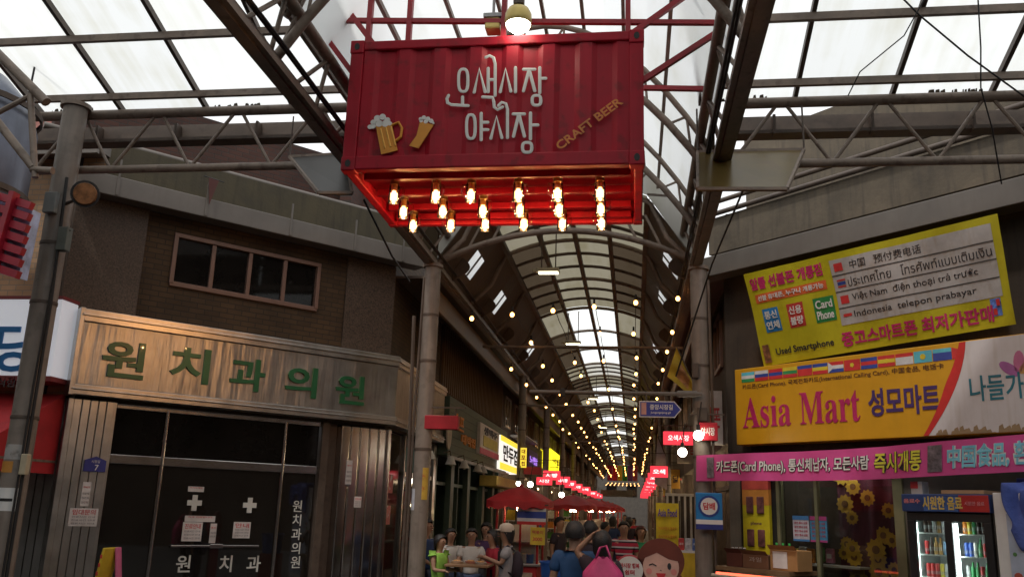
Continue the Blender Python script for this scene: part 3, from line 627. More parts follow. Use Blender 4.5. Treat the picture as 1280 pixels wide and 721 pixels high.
b = MB(); b.box(UE-.9, UE, -.03, .0, 4.15, 5.66); obj('stone_pier', b, STONE, cb)
# upper window
wn = MB(); fw = .03
wn.box(wu0-.02, wu1+.02, -.03, .1, wz0-.04, wz0+fw); wn.box(wu0-.03, wu1+.03, -.04, .1, wz1-fw, wz1+.03); wn.box(wu0-.03, wu0+fw, -.038, .1, wz0, wz1); wn.box(wu1-fw, wu1+.03, -.038, .1, wz0, wz1)
for k in (1, 2, 3): um = wu0+(wu1-wu0)*k/4; wn.box(um-.03, um+.03, -.02, .08, wz0+fw, wz1-fw)
wo = obj('window', wn, FRAMEB, cb, bev=.006)
b = MB()
for k in range(4): ua = wu0+(wu1-wu0)*k/4+.03; b.box(ua, ua+(wu1-wu0)/4-.06, .02+.012*(k % 2), .03+.012*(k % 2), wz0+fw, wz1-fw)
obj('pane', b, TINT, wo)
b = MB(); b.box(wu0+.1, wu0+.3, .06, .07, wz1-.3, wz1-.24); b.box(wu1-.42, wu1-.15, .06, .07, wz0+.18, wz0+.24); obj('curtain_edge', b, C('dim_cloth', (.2, .2, .19)), wo)
# shop front
DOORG = C('door_glass', (.014, .012, .01), .03, var=.2, spec=.9)
zt = 2.27
b = MB()
b.box(-.05, .02, -.1, .15, 0, 3.0); b.box(du0-.06, du0, -.06, .12, 0, 3.0)
for k in range(5): b.box(.02+k*.1, .115+k*.1, -.08, .1, 0, 3.0)
obj('left_pier', b, BRUSH, cb, bev=.008)
b = MB(); b.box(du1, du1+.12, -.05, .15, 0, 3.0); b.box(du1+.12, du1+.3, .05, .1, 0, 3.0)
obj('door_jamb', b, STEELD, cb, bev=.005)
b = MB()
for k in range(5): b.box(du1+.3+k*.165, du1+.455+k*.165, -.1, .1, 0, 2.98)
b.box(UE-.02, UE+.06, -.14, .1, 0, 2.98)
obj('right_pier', b, CHROME, cb, bev=.02)
m1, _ = LC.at(200, 600); m2, _ = LC.at(352, 600)
b = MB(); b.box(du0, du1, .0, .06, zt-.05, zt+.07); b.box(du0, du1, .0, .05, 2.93, 3.0); obj('transom', b, CHROME, cb, bev=.01)
b = MB()
for um in (m1, m2): b.cyl((um, .02, 0), (um, .02, 2.95), .028, n=12)
obj('mullion', b, CHROME, cb, smooth=True)
for i, (a, c) in enumerate(((du0, m1), (m1, m2), (m2, du1))):
    b = MB(); b.box(a+.02, c-.02, .03, .045, .02, zt-.05); dr = obj('glass_door' if i == 1 else 'side_glass', b, DOORG, cb)
    b = MB(); b.box(a+.02, c-.02, .035, .05, zt+.07, 2.93); obj('fanlight', b, TINT, cb)
    if i == 1:
        DEC = C('door_white_film', (.62, .62, .58), .6, var=.05)
        b = MB()
        for px, py in ((243, 628), (312, 631)): u, z = LC.at(px, py, .03); b.box(u-.035, u+.035, .02, .028, z-.105, z+.105); b.box(u-.1, u-.035, .02, .028, z-.035, z+.035); b.box(u+.035, u+.1, .02, .028, z-.035, z+.035)
        for s, px in (('원', 229), ('치', 282), ('과', 317)): u, z = LC.at(px, 704, .03); b.text(s, u, z, .028, h=.22, bold=.012)
        obj('lettering', b, DEC, dr)
        b = MB(); u0_, z = LC.at(212, 682, .03); u1_, _ = LC.at(322, 682, .03); b.box(u0_, u1_, -.02, .0, z-.015, z+.015); b.box((u0_+u1_)/2-.09, (u0_+u1_)/2+.09, -.03, .03, z-.03, z+.03); obj('handle', b, CHROME, dr, bev=.006)
        PW = C('notice_paper', (.62, .58, .56), .7); PR = C('notice_red', (.5, .04, .05), .7); PK = C('notice_grey_ink', (.1, .1, .12), .7)
        def notice(px, py, w_, h_, red, parent, fr=LC, y=.03, lines=3):
            u, z = fr.at(px, py, y); b = MB(); b.box(u-w_/2, u+w_/2, y-.006, y-.002, z-h_/2, z+h_/2); p = obj('notice', b, PW, parent)
            b = MB(); b.text(red, u, z+h_*.28, y-.006, wd=w_*.8, h=min(h_*.3, w_*.25), bold=.01, depth=.002); obj('heading', b, PR, p)
            if lines:
                b = MB()
                for k in range(lines): b.text('진료시간 안내', u, z+h_*(.02-.18*k), y-.006, wd=w_*.8, h=h_*.1, depth=.002)
                obj('print', b, PK, p)
        notice(240, 664, .27, .25, '진료안내', dr); notice(302, 662, .25, .22, '안내', dr); notice(245, 611, .22, .07, '어서오세요', dr, lines=0); notice(250, 648, .42, .08, '치과 진료합니다', dr, lines=0); notice(266, 666, .09, .26, '휴진', dr, lines=2)
    if i == 2:
        b = MB()
        for k, s in enumerate('원치과의원'): u, z = LC.at(371.5-k*.6, 632+k*17.5, .03); b.text(s, u, z, .028, h=.165, bold=.006)
        obj('lettering', b, DEC, dr)
pier = [o for o in cb.children if o.name.startswith('left_pier')][0]; pr = [o for o in cb.children if o.name.startswith('right_pier')][0]
u, z = LC.at(119, 580, -.1); b = MB(); b.prism([(u-.13, z-.09), (u+.13, z-.09), (u+.13, z+.05), (u, z+.1), (u-.13, z+.05)], -.105, -.085); pl = tag(obj('house_number_plate', b, C('plate_blue', (.03, .035, .22), .4)), 'small blue house number plate with a white 7 on the steel pier', 'plate')
pl.location = LC.W(0, 0, 0); pl.rotation_euler = (0, 0, LC.rz)
b = MB(); b.text('7', u+.02, z-.04, -.105, h=.07, bold=.01, depth=.003); b.text('시장길', u, z+.035, -.105, h=.035, depth=.003); n_ = obj('number', b, WL, pl); 
notice(107, 617, .1, .3, '주차금지', pier, y=-.085); notice(104, 646, .34, .22, '임대문의', pier, y=-.085)
notice(436, 590, .1, .36, '예약', pr, y=-.105, lines=4); notice(447, 627, .12, .16, '안내', pr, y=-.105)
# sheer street-side wall of the same building
b = MB(); b.box(-3.97, -3.75-.2, 13.83, 17.6, 3.0, 5.9)
sb = MB(); sb.box(13.84, 17.6, .0, .22, 3.0, 6.4)
sw = thing('side_wall', 'dark brick street side of the clinic building behind the corner post', 'wall', SL, (15.7, 0, 0))
obj('masonry', sb, BRICKD, sw)
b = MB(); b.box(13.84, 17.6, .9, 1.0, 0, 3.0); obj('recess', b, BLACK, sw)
b = MB(); b.box(14.0, 14.1, -.02, .15, 0, 3); b.box(15.2, 15.27, 0, .15, 0, 3); b.box(17.4, 17.6, -.03, .2, 0, 3); b.box(15.2, 17.4, 0, .12, 2.3, 2.38); obj('door_frame', b, BRUSH, sw, bev=.005)
b = MB(); b.box(14.1, 15.2, .05, .07, 0, 3); b.box(15.27, 17.4, .06, .075, 0, 2.3); obj('shop_glass', b, TINT, sw)
b = MB()
for u0_, z0_ in ((14.25, 1.5), (14.3, 2.0), (15.5, 1.75)): b.box(u0_, u0_+.35, .03, .045, z0_, z0_+.3)
obj('notice', b, C('red_notice', (.5, .1, .1), dirt=(.6, .6, .6), dirt_amt=1), sw)
b = MB(); b.box(13.5, 20, .75, .95, 6.3, 7.6); obj('rear_wall', b, BRICKR, sw)
# roof slab closing the building off
b = MB(); b.slab([(-7.13, 10.7), (-4.2, 13.9), (-4.2, 17.6), (-9, 17.6), (-9, 10.7)], 6.3, 6.4); obj('roof', b, DARKW, sw)

# gutter beam on the corner
t = thing('gutter_beam', 'long pale grey gutter box running along the clinic corner above its window', 'gutter', LC, (UE/2, -.2, 5.8))
b = MB(); b.box(-.35, UE+.38, -.32, -.02, 5.68, 5.96); obj('trough', b, GUTTER, t, bev=.01)
b = MB()
for u in (.1, 1.3, 2.6, 3.7, 4.6): b.box(u-.012, u+.012, -.33, -.31, 5.94, 6.2); b.box(u-.02, u+.02, -.33, -.3, 5.7, 5.95)
obj('strap', b, GUTTER, t)
t = thing('pennant', 'dark triangular pennant hanging over the grey gutter', 'pennant', LC, (1.35, -.36, 6.0)); b = MB(); b.prism([(1.27, 6.25), (1.42, 6.24), (1.32, 5.86)], -.37, -.362); obj('cloth', b, C('dull_maroon_cloth', (.09, .03, .025), .9), t)
b = MB(); b.tube([(1.2, -.36, 6.26), (1.5, -.36, 6.24)], .008, 5); obj('rod', b, BLACK, t)

# the clinic fascia sign, wrapped round the corner into the street
cs = thing('clinic_sign', 'steel fascia sign with big green clinic lettering wrapping round the building corner', 'sign', LC, (UE/2, -.2, 3.6))
P1 = LC.W(UE+.07, -.16, 0); 
su1 = UE+.06
b = MB(); b.box(-.05, su1, -.2, 0, 3.17, 3.98); obj('face', b, RIPPLE, cs, bev=.01)
e0 = P1; e1 = Vector((-3.79, 17.5, 0))
lx = lambda p: ((p-LC.o).dot(LC.u), (p-LC.o).dot(LC.v))
ea, eb = lx(e0), lx(e1); ec = lx(Vector((-3.95, 17.5, 0)))
def side(z0, z1, grow=0):
    n = Vector((eb[1]-ea[1], -(eb[0]-ea[0])))
    n.normalize(); n *= -1 if n.x < 0 else 1
    q = [(ea[0]+n.x*grow, ea[1]+n.y*grow), (eb[0]+n.x*grow, eb[1]+n.y*grow), (eb[0]-n.x*.15, eb[1]-n.y*.15), (ea[0]-n.x*.15, ea[1]-n.y*.15)]
    return MB().slab(q, z0, z1)
obj('return_face', side(3.17, 3.98), RIPPLE, cs)
b = MB()
for z0_, z1_, gr in ((3.04, 3.17, .035), (3.98, 4.14, .035), (4.05, 4.08, .06), (3.1, 3.12, .06)):
    b.box(-.07, su1+.01, -.2-gr, 0, z0_, z1_); s2 = side(z0_+.001, z1_-.001, gr); b.add(s2.v, s2.f)
b.box(-.1, -.04, -.24, .0, 3.03, 4.15)
obj('trim', b, C('bronze_steel_trim', (.5, .48, .45), .32, metal=1, scale=3), cs, bev=.006)
GRN = C('clinic_green', (.012, .1, .035), .35, var=.15, coat=.3)
b = MB()
for s, px, py, h in (('원', 155, 449, .5), ('치', 238, 456, .5), ('과', 310, 468, .48), ('의', 377, 477, .47), ('원', 438, 487, .46)): u, z = LC.at(px, py, -.22); b.text(s, u, z, -.2, h=h*.97, wd=h*1.08, bold=.022, depth=.03)
obj('lettering', b, GRN, cs)

# floodlight and mirror on the thick post
u, z = WD.at(0, 0) if False else (0, 0)
fr9 = Frame(0, 8.75, 0); fx, fz = fr9.at(107, 243)
t = thing('post_floodlight', 'small round floodlight with amber lens clamped to the thick post', 'floodlight', fr9, (fx, 0, fz))
dv = Vector((.45, -.85, -.2)).normalized(); c0 = Vector((fx, 0, fz)); b = MB(); b.cyl(c0+dv*-.1, c0+dv*.02, .09, .15, 20); b.cyl(c0+dv*.02, c0+dv*.05, .155, .155, 20); obj('housing', b, C('lamp_black', (.03, .028, .028), .4), t, smooth=True)
b = MB(); b.cyl(c0+dv*.04, c0+dv*.085, .13, .12, 20); obj('lens', b, C('amber_lens', (.3, .14, .06), .3, var=.6, scale=14), t)
b = MB(); b.cyl(c0-dv*.08, Vector((-6.6, .2, fz-.05)), .02, n=8); obj('bracket', b, STEELD, t)

# ------------------------------------------------------------------ left neighbour on the cross street
nb = thing('neighbour_building', 'tan brick building at the left edge with a small upper window', 'building', CL, (-9.5, 0, 0))
b = MB(); walls(b, -16, -7.15, 3.0, 6.3, [(-8.72, -8.3, 5.0, 5.75)]); obj('wall', b, BRICKT, nb)
b = MB(); b.box(-8.75, -8.27, -.03, .1, 5.75, 5.8); b.box(-8.75, -8.27, -.05, .1, 4.95, 5.0); b.box(-8.75, -8.71, -.03, .1, 5, 5.75); b.box(-8.31, -8.27, -.03, .1, 5, 5.75); w1 = obj('window', b, WHITE, nb)
b = MB(); b.box(-8.71, -8.31, .06, .08, 5, 5.75); obj('pane', b, TINT, w1)
b = MB(); b.box(-16, -7.1, -.25, .3, 6.3, 6.42); b.box(-16, -7.1, -.3, -.25, 6.25, 6.45); obj('eave', b, GUTTER, nb)
b = MB(); b.box(-16, -7.0, 1.4, 1.6, 6.3, 8.4); obj('upper_wall', b, C('pink_render', (.4, .17, .14), .8), nb)
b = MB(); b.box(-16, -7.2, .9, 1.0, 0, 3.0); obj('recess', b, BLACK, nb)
b = MB()
for k in range(14): b.box(-8.7+k*.115, -8.6+k*.115, .0, .12, 0, 3.05)
obj('ribbed_wall', b, BRUSH, nb)
s2 = thing('shop_sign', 'thick white shop sign with blue lettering behind the thick left post', 'sign', CL, (-8.5, -.3, 3.7))
u1_, _ = CL.at(68, 440, -.45); 
b = MB(); b.box(-12, u1_, -.45, -.02, 3.22, 4.2); obj('box', b, C('backlit_white', (.72, .74, .8), .4, var=.04, emit=.28), s2, bev=.015)
b = MB(); b.box(-12, u1_+.01, -.46, -.01, 3.16, 3.22); b.box(-12, u1_+.01, -.46, -.01, 4.2, 4.24); obj('rim', b, C('maroon_rim', (.2, .03, .03)), s2)
u, z = CL.at(19, 428, -.46); b = MB(); b.text('딩', u-.02, z-.06, -.45, h=.62, wd=.48, bold=.02, depth=.02); obj('lettering', b, C('sign_blue', (.02, .16, .42), .4), s2)
u, z = CL.at(6, 477, -.46); b = MB(); b.text('분식점', u-.05, z, -.45, h=.13, bold=.01, depth=.01); obj('small_lettering', b, C('ink_dark', (.06, .05, .05)), s2)
aw = thing('awning', 'red cloth awning under the white sign at the left edge', 'awning', CL, (-8.6, -.6, 2.8))
b = MB(); b.grid(lambda s, t: (-12+4.8*s, -.02-1.15*t, 3.05-.62*t-.04*math.sin(t*3.14)), 16, 5); b.grid(lambda s, t: (-12+4.8*s, -1.17, 2.43-.38*t-.0*math.sin(s*60)), 24, 2)
b.add([(-7.2, -.02, 3.05), (-7.2, -1.17, 2.43), (-7.2, -1.17, 2.05), (-7.2, -.02, 2.05)], [(0, 1, 2, 3)]); obj('canopy', b, C('awning_red', (.42, .02, .025), .7), aw)
b = MB(); b.bar((-12, -1.15, 2.4), (-7.2, -1.15, 2.4), .03, .03); b.bar((-7.21, -.02, 2.2), (-7.21, -1.15, 2.2), .03, .03); obj('frame', b, STEEL, aw)
b = MB(); b.box(-7.5, -7.2, -.03, 0, 2.6, 3.0)
tag(obj('wall_poster', b, C('pink_poster', (.42, .28, .27), .7, var=.5, scale=12)), 'faded pink notice on the ribbed wall beside the red awning', 'poster'); bpy.context.scene.objects['wall_poster'].location = CL.o
# yellow folding floor board by the door
fr = Frame(0, 9.6, 0); u, z = fr.at(140, 695)
t = thing('floor_sign', 'yellow and pink folding floor sign in front of the clinic door', 'sign', fr, (u, 0, 0))
b = MB(); M = Matrix.Rotation(R(14), 3, 'Y')
b.bar((u-.2, 0, .0), (u-.02, 0, 1.25), .03, .3); obj('board', b, C('sign_yellow', (.6, .42, .03), .5), t, bev=.01)
b = MB(); b.bar((u+.2, .1, .0), (u+.0, .1, 1.25), .03, .1); obj('rear_board', b, C('sign_pink', (.55, .12, .25), .5), t, bev=.01)
b = MB()
for k in range(5): z_ = 1.16-k*.09; x_ = u-.02-.18*(1.25-z_)/1.25; b.box(x_-.024, x_-.02, -.11, .11, z_-.02, z_+.02); b.box(x_-.012, x_+.01, -.156, -.151, z_-.02, z_+.02)
obj('stripes', b, C('stripe_red', (.5, .04, .03)), t)

# ------------------------------------------------------------------ drum and red lattice at the top left corner
fr = Frame(0, 7.2, 0); u, z = fr.at(-12, 200)
t = thing('metal_drum', 'blue grey rounded metal drum at the top left corner', 'tank', fr, (u, 0, z))
ut, zt_ = fr.at(-30, 70); ub, zb_ = fr.at(-30, 262); cu = u-.82
b = MB(); b.lathe((cu, .5, 0), [(0, zt_+.1), (.35, zt_+.06), (.6, zt_-.2), (.7, zt_-.5), (.7, zb_+.1), (.68, zb_), (0, zb_)], 32); obj('shell', b, C('blue_grey_metal', (.16, .18, .24), .35, metal=.3, scale=2, streak=.3), t, smooth=True)
b = MB()
for zz in (zt_-.35, zb_+.35): b.lathe((cu, .5, zz), [(.7, 0), (.725, .0), (.725, .06), (.7, .06)], 32)
obj('band', b, STEELD, t, smooth=True)
t2 = thing('drum_bracket', 'brown pipe bracket in front of the blue grey drum', 'bracket', fr, (u, -.3, z))
P = lambda px, py, y=-.28: (*[fr.at(px, py, y)[0]], y, fr.at(px, py, y)[1])
b = MB(); b.cyl(P(-30, 40), P(58, 128), .045, n=10); b.cyl(P(-30, 118), P(42, 210), .04, n=10); b.cyl(P(-20, 150), P(38, 120), .025, n=8); b.cyl(P(38, 118), P(44, 222), .03, n=10); b.cyl(P(40, 212), P(66, 214), .035, n=10); obj('pipe', b, STEEL, t2, smooth=True)
t = thing('lattice_sign', 'red slatted light box hanging below the blue grey drum', 'sign', fr, (u, -.2, 4.6))
uu, zz = fr.at(40, 258, -.2); uv, zv = fr.at(22, 344, -.2); ul, zl = fr.at(-40, 250, -.2)
b = MB()
for k in range(7):
    f_ = k/6; b.bar((ul, -.2, zl+.02+(zv-zz)*f_+.1), (uu+(uv-uu)*f_*.5, -.2, zz+(zv-zz)*f_), .06, .07)
for f_ in (.45, .75): b.bar((ul+(uu-ul)*f_, -.24, zl+.05), (ul+(uu-ul)*f_-.08, -.24, zv+.05), .05, .09)
obj('slats', b, C('lattice_red', (.33, .012, .03), .4), t)
b = MB(); b.prism([(ul, zl+.1), (uu-.05, zz), (uv-.05, zv), (ul, zv+.15)], -.12, .0); obj('light_box', b, C('light_box_blue', (.35, .45, .7), .4, var=.5, scale=5), t)

# ------------------------------------------------------------------ unseen blocks added behind and beside the camera to keep light out
OPP = Frame(0, -5, R(180))
t = thing('rear_shade_block', 'plain dark building block added unseen behind the camera to shade the crossing', 'building', OPP, (0, 0, 0))
b = MB(); b.box(-16, 16, 0, 4, 0, 7.2); obj('wall', b, DARKW, t)
for k in range(7):
    f_ = MB(); u = -13.5+k*4.2; f_.box(u, u+2, -.05, .0, 4.2, 5.5); wo = obj('window', f_, FRAMEB, t); b = MB(); b.box(u+.08, u+1.92, -.06, -.051, 4.28, 5.42); obj('pane', b, TINT, wo)
for sgn in (-1, 1):  # added to stop light entering from the street ends
    b = MB(); x = 15.5*sgn; b.box(min(x, x+3*sgn), max(x, x+3*sgn), -9, 14, 0, 8.5); t = thing('side_shade_block', ['unseen dark brown block added far left to keep side light out', 'unseen dark brown block added far right to keep side light out'][(sgn+1)//2], 'building', WD, (x, 2, 0)); obj('wall', b, DARKW, t)
    for k in range(3): b = MB(); b.box(x-.04*sgn-.02, x-.04*sgn+.02, -2+k*4, -.4+k*4, 3.6, 5); obj('window', b, TINT, t)

# ------------------------------------------------------------------ right corner: the mart building
mb_ = thing('corner_shop_building', 'stained grey brown corner building on the right holding the mart shop front', 'building', RC, (2.3, 0, 0))
b = MB(); b.box(-.1, 5.6, .0, .25, 2.7, 5.92); obj('wall', b, DARKW, mb_)
b = MB(); b.box(-.3, 5.6, -.1, .3, 5.9, 6.5); obj('parapet', b, CONC, mb_)
b = MB(); b.box(-.3, 5.6, .9, 1.1, 6.3, 8.2); obj('upper_wall', b, CONC, mb_)
b = MB(); b.cyl((-.5, -.15, 6.55), (5.6, -.15, 6.55), .04, n=10); b.cyl((-.5, .3, 6.95), (5.6, .3, 6.95), .04, n=10); obj('eave_pipe', b, STEELD, mb_, smooth=True)
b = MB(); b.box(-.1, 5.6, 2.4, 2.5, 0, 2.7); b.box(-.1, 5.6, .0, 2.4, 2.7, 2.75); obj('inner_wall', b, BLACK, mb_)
uA, _ = RC.at(893, 650); uB, _ = RC.at(926, 650); uC, _ = RC.at(972, 650); uD, _ = RC.at(1048, 650); uE, _ = RC.at(1120, 650)
b = MB(); b.box(-.1, uB, 0, .25, 0, 2.7); obj('tiled_pier', b, C('tan_tile', (.24, .19, .14), .6, streak=.4), mb_)
b = MB(); b.box(uB, uC, .02, .2, 0, 2.7); obj('dark_door_gap', b, BLACK, mb_)  # black block put where the door gap is only dark
b = MB(); b.box(uE, uE+.13, -.04, .2, 0, 2.7); b.box(uC, uC+.05, -.02, .1, 0, 2.7); b.box(uC+.05, uE, -.02, .1, 2.55, 2.7); b.box(uC+.62, uC+.67, -.02, .06, 0, 2.55); obj('door_frame', b, C('olive_frame', (.16, .15, .08), .5), mb_, bev=.005)
b = MB(); b.box(uC+.05, uE, .02, .03, 0.1, 2.55); obj('shop_glass', b, GLASS, mb_)
b = MB(); b.box(uE+.13, 5.6, .0, .25, 0, 2.7); obj('side_wall', b, C('dim_wall', (.1, .085, .07), .8), mb_)
t = thing('gutter_beam', 'pale grey gutter box above the yellow phone banner on the right corner', 'gutter', RC, (2.3, -.2, 5.7)); b = MB(); b.box(-.45, 5.8, -.36, -.04, 5.46, 5.78); obj('trough', b, GUTTER, t, bev=.01)

# yellow phone banner leaning out at the top
BQ = [(*RC.at(955, 458, -.22), -.22), (*RC.at(1270, 405, -.22), -.22), (*RC.at(1247, 267, -.5), -.5), (*RC.at(930, 343, -.5), -.5)]
BQ = [Vector((q[0], q[2], q[1])) for q in BQ]
bn = (BQ[1]-BQ[0]).cross(BQ[3]-BQ[0]).normalized()
if bn.y > 0: bn = -bn
BWd, BH = (BQ[1]-BQ[0]).length, (BQ[3]-BQ[0]).length
def bmap(x, y, z):
    s, t_ = x/BWd, z/BH
    p = BQ[0]*(1-s)*(1-t_)+BQ[1]*s*(1-t_)+BQ[2]*s*t_+BQ[3]*(1-s)*t_
    return p - bn*y - bn*(.012*math.sin(s*15+t_*4)+.008*math.sin(s*31-t_*7))
def brect(b, s0, s1, t0, t1, y0=-.004, y1=-.001, sk=0):
    nu, nv = max(2, int((s1-s0)*40)), max(2, int((t1-t0)*12)); b.grid(lambda s, t: bmap((s0+(s1-s0)*s)*BWd, y0, (t0+(t1-t0)*t)*BH), nu, nv); return b
pb = thing('phone_banner', 'yellow and white phone shop banner leaning out over the mart sign, in several languages', 'banner', RC, tuple(BQ[0]))
YEL = C('banner_yellow', (.5, .44, .012), .45, var=.1, streak=.12); MAG = C('banner_magenta', (.52, .02, .13), .5); BLK = C('print_black', (.02, .02, .025), .6)
b = brect(MB(), 0, 1, 0, 1, 0, .03); obj('sheet', b, YEL, pb)
obj('white_field', brect(MB(), .385, .975, .27, .93), C('banner_white', (.46, .44, .43), .5, streak=.5, dirt=(.32, .24, .16), scale=2), pb)
b = MB()
for t_ in (.44, .605, .77): brect(b, .385, .975, t_-.006, t_+.006, -.007, -.003)
obj('rule_lines', b, C('rule_grey', (.06, .06, .06)), pb)
T = lambda b, s, x, z, wd, h, bold=.01, al='C': b.text(s, x*BWd, z*BH, -.004, wd=wd*BWd, h=h*BH, bold=bold, depth=.004, align=al, mapper=bmap)
b = MB(); T(b, '알뜰 선불폰 개통점', .185, .87, .33, .13, .03); T(b, '중고스마트폰 최저가판매', .655, .13, .56, .15, .03); obj('heading', b, MAG, pb)
obj('orange_strip', brect(MB(), .03, .355, .66, .755), C('strip_orange', (.68, .13, .03)), pb)
b = MB(); T(b, '선불 휴대폰, 누구나 개통가능', .1925, .708, .3, .06, .02)
b.v = [tuple(Vector(v)+bn*.004) for v in b.v]; obj('strip_lettering', b, WL, pb)
for s0, s1, nm, col, tx in ((.05, .125, 'blue_tile', (.02, .2, .5), ('통신', '연체')), (.165, .24, 'red_tile', (.5, .04, .03), ('신용', '불량')), (.285, .37, 'green_tile', (.02, .22, .05), ('Card', 'Phone'))):
    tl = obj(nm, brect(MB(), s0, s1, .34, .59), C(nm, col), pb); b = MB()
    for k, q in enumerate(tx): T(b, q, (s0+s1)/2, .52-.11*k, (s1-s0)*.8, .085, .02)
    b.v = [tuple(Vector(v)+bn*.004) for v in b.v]; obj('lettering', b, WL, tl)
b = MB(); T(b, 'Used Smartphone', .205, .12, .27, .09, .012)
T(b, '中国   预付费电话', .6, .85, .27, .085, .0); T(b, 'ประเทศไทย   โทรศัพท์แบบเติมเงิน', .705, .69, .52, .1, -.004); T(b, 'Việt Nam  điện thoại trả trước', .68, .525, .46, .085, 0); T(b, 'Indonesia  telepon prabayar', .67, .355, .45, .08, 0); obj('lettering', b, BLK, pb)
CR = C('flag_red', (.55, .03, .03)); CB_ = C('flag_blue', (.03, .06, .3)); CW = C('flag_white', (.6, .6, .6)); CY = C('flag_yellow', (.65, .5, .03)); CG = C('flag_green', (.03, .25, .08)); CC = C('flag_cyan', (.1, .45, .55))
b = MB(); brect(b, .4, .435, .81, .89, -.008, -.004); brect(b, .4, .435, .48, .56, -.008, -.004); brect(b, .4, .435, .35, .38, -.008, -.004); brect(b, .4, .435, .645, .66, -.008, -.004); brect(b, .4, .435, .71, .725, -.008, -.004); obj('flag_marks', b, CR, pb)
b = MB(); brect(b, .4, .435, .67, .7, -.008, -.004); obj('flag_stripe', b, CB_, pb)
b = MB(); brect(b, .015, .045, .03, .22, -.02, -.002); obj('phone_picture', b, C('phone_brown', (.25, .1, .04), var=.9, scale=14), pb)
b = MB(); brect(b, .93, .965, .1, .26); obj('app_mark', b, C('app_blue', (.1, .2, .6), var=.9, scale=16), pb)
b = MB(); brect(b, .937, .95, .11, .17, -.009, -.003); brect(b, .95, .962, .19, .25, -.009, -.003); obj('app_mark_patch', b, CR, pb)

# the mart's box sign
YF = -.3
ms = thing('mart_sign', 'long yellow and white box sign over the mart with magenta lettering and small flags', 'sign', RC, (2.4, YF, 3.4))
a0, zb0 = RC.at(921, 560, YF); _, zt0 = RC.at(921, 465, YF); aE, zbE = RC.at(1280, 535, YF); aT, ztE = RC.at(1205, 422, YF)
a1 = aE+.7; zb_, zt_ = (zb0+zbE)/2, (zt0+ztE)/2
b = MB(); b.box(a0, a1, YF, -.02, zb_, zt_); obj('box', b, C('mart_yellow', (.58, .29, .01), .4, var=.08, streak=.08, dirt=(.3, .17, .03)), ms, bev=.01)
MZ = lambda px, py: RC.at(px, py, YF)
arcpts = []
for k in range(13):
    f_ = k/12; z = zt_-.012-(zt_-zb_-.024)*f_; px = 1207-46*(f_**1.8); u, _ = RC.at(px, 424+118*f_, YF); arcpts.append((u, z))
b = MB(); b.prism(arcpts+[(a1-.02, zb_+.012), (a1-.02, zt_-.012)], YF-.006, YF-.001); obj('white_field', b, C('mart_white', (.6, .57, .58), .45, var=.08, streak=.25, dirt=(.35, .28, .18)), ms)
b = MB(); L2 = [(u-.14*(1-abs(k/12-.45)), z) for k, (u, z) in enumerate(arcpts)]; b.prism(L2+arcpts[::-1], YF-.01, YF-.007); obj('red_arc', b, C('mart_red', (.55, .02, .02)), ms)
serif = lambda s: ''.join(chr(0x1D400+ord(c)-65) if c.isupper() else (chr(0x1D41A+ord(c)-97) if c.islower() else c) for c in s)
u0_, z0_ = MZ(930, 514); u1_, z1_ = MZ(1072, 500); b = MB(); b.text(serif('Asia'), MZ(958, 520)[0], MZ(1000, 511)[1], YF-.001, h=.44, wd=MZ(989, 517)[0]-MZ(929, 517)[0], depth=.008); b.text(serif('Mart'), MZ(1036, 503)[0], MZ(1000, 511)[1], YF-.001, h=.44, wd=MZ(1074, 500)[0]-MZ(999, 500)[0], depth=.008); obj('lettering', b, C('mart_magenta', (.42, .012, .1)), ms)
b = MB(); b.text('성모마트', MZ(1129, 501)[0], MZ(1131, 500)[1], YF-.001, h=.36, wd=MZ(1174, 500)[0]-MZ(1084, 500)[0], bold=.025, depth=.008); obj('hangul_lettering', b, C('mart_navy', (.05, .02, .12)), ms)
b = MB(); b.text('카드폰(Card Phone), 국제전화카드(International Calling Card), 中国食品, 电话卡', (MZ(928, 478)[0]+MZ(1180, 460)[0])/2, (MZ(928, 487)[1]+MZ(1180, 454)[1])/2, YF-.001, wd=MZ(1180, 460)[0]-MZ(928, 478)[0], h=.085, bold=.01, depth=.004); obj('small_lettering', b, C('mart_brown', (.12, .05, .01)), ms)
fu0, fu1 = MZ(927, 478)[0], MZ(1190, 440)[0]; fz1 = zt_-.06; fz0 = fz1-.145; fwid = (fu1-fu0)/13
FL = [(CC, CW, CG), (CW, CB_, CR), (CR, CB_, CR), (CY, CG, CR), (CB_, CR, CR), (CB_, CY, CR), (CR, CW, CB_), (CR, CR, CR), (CB_, CR, CB_), (CR, CY, CR), (CR, CW, CW), (CC, CC, CC), (CC, CB_, CB_)]
acc = {}
for k, cols in enumerate(FL):
    for j, c_ in enumerate(cols): acc.setdefault(c_.name, MB()).box(fu0+fwid*k+.006, fu0+fwid*(k+1)-.006, YF-.005, YF-.001, fz1-(fz1-fz0)*(j+1)/3, fz1-(fz1-fz0)*j/3)
acc[CW.name].add([(fu0+fwid*6+.006, YF-.007, fz1), (fu0+fwid*6+.1, YF-.007, (fz0+fz1)/2), (fu0+fwid*6+.006, YF-.007, fz0)], [(0, 1, 2)])
for q in (7, 9): acc[CY.name].disc(fu0+fwid*(q+.5), (fz0+fz1)/2, .032, YF-.008, YF-.005, n=5)
acc[CY.name].disc(fu0+fwid*11.5, (fz0+fz1)/2, .035, YF-.008, YF-.005)
acc[CR.name].prism([(fu0+fwid*13, fz1), (fu0+fwid*13+.14, (fz0+fz1)/2+.02), (fu0+fwid*13+.05, (fz0+fz1)/2), (fu0+fwid*13+.13, fz0), (fu0+fwid*13, fz0)], YF-.006, YF-.001)
for nm, bb in acc.items(): obj('flag_row', bb, MATS[nm], ms)
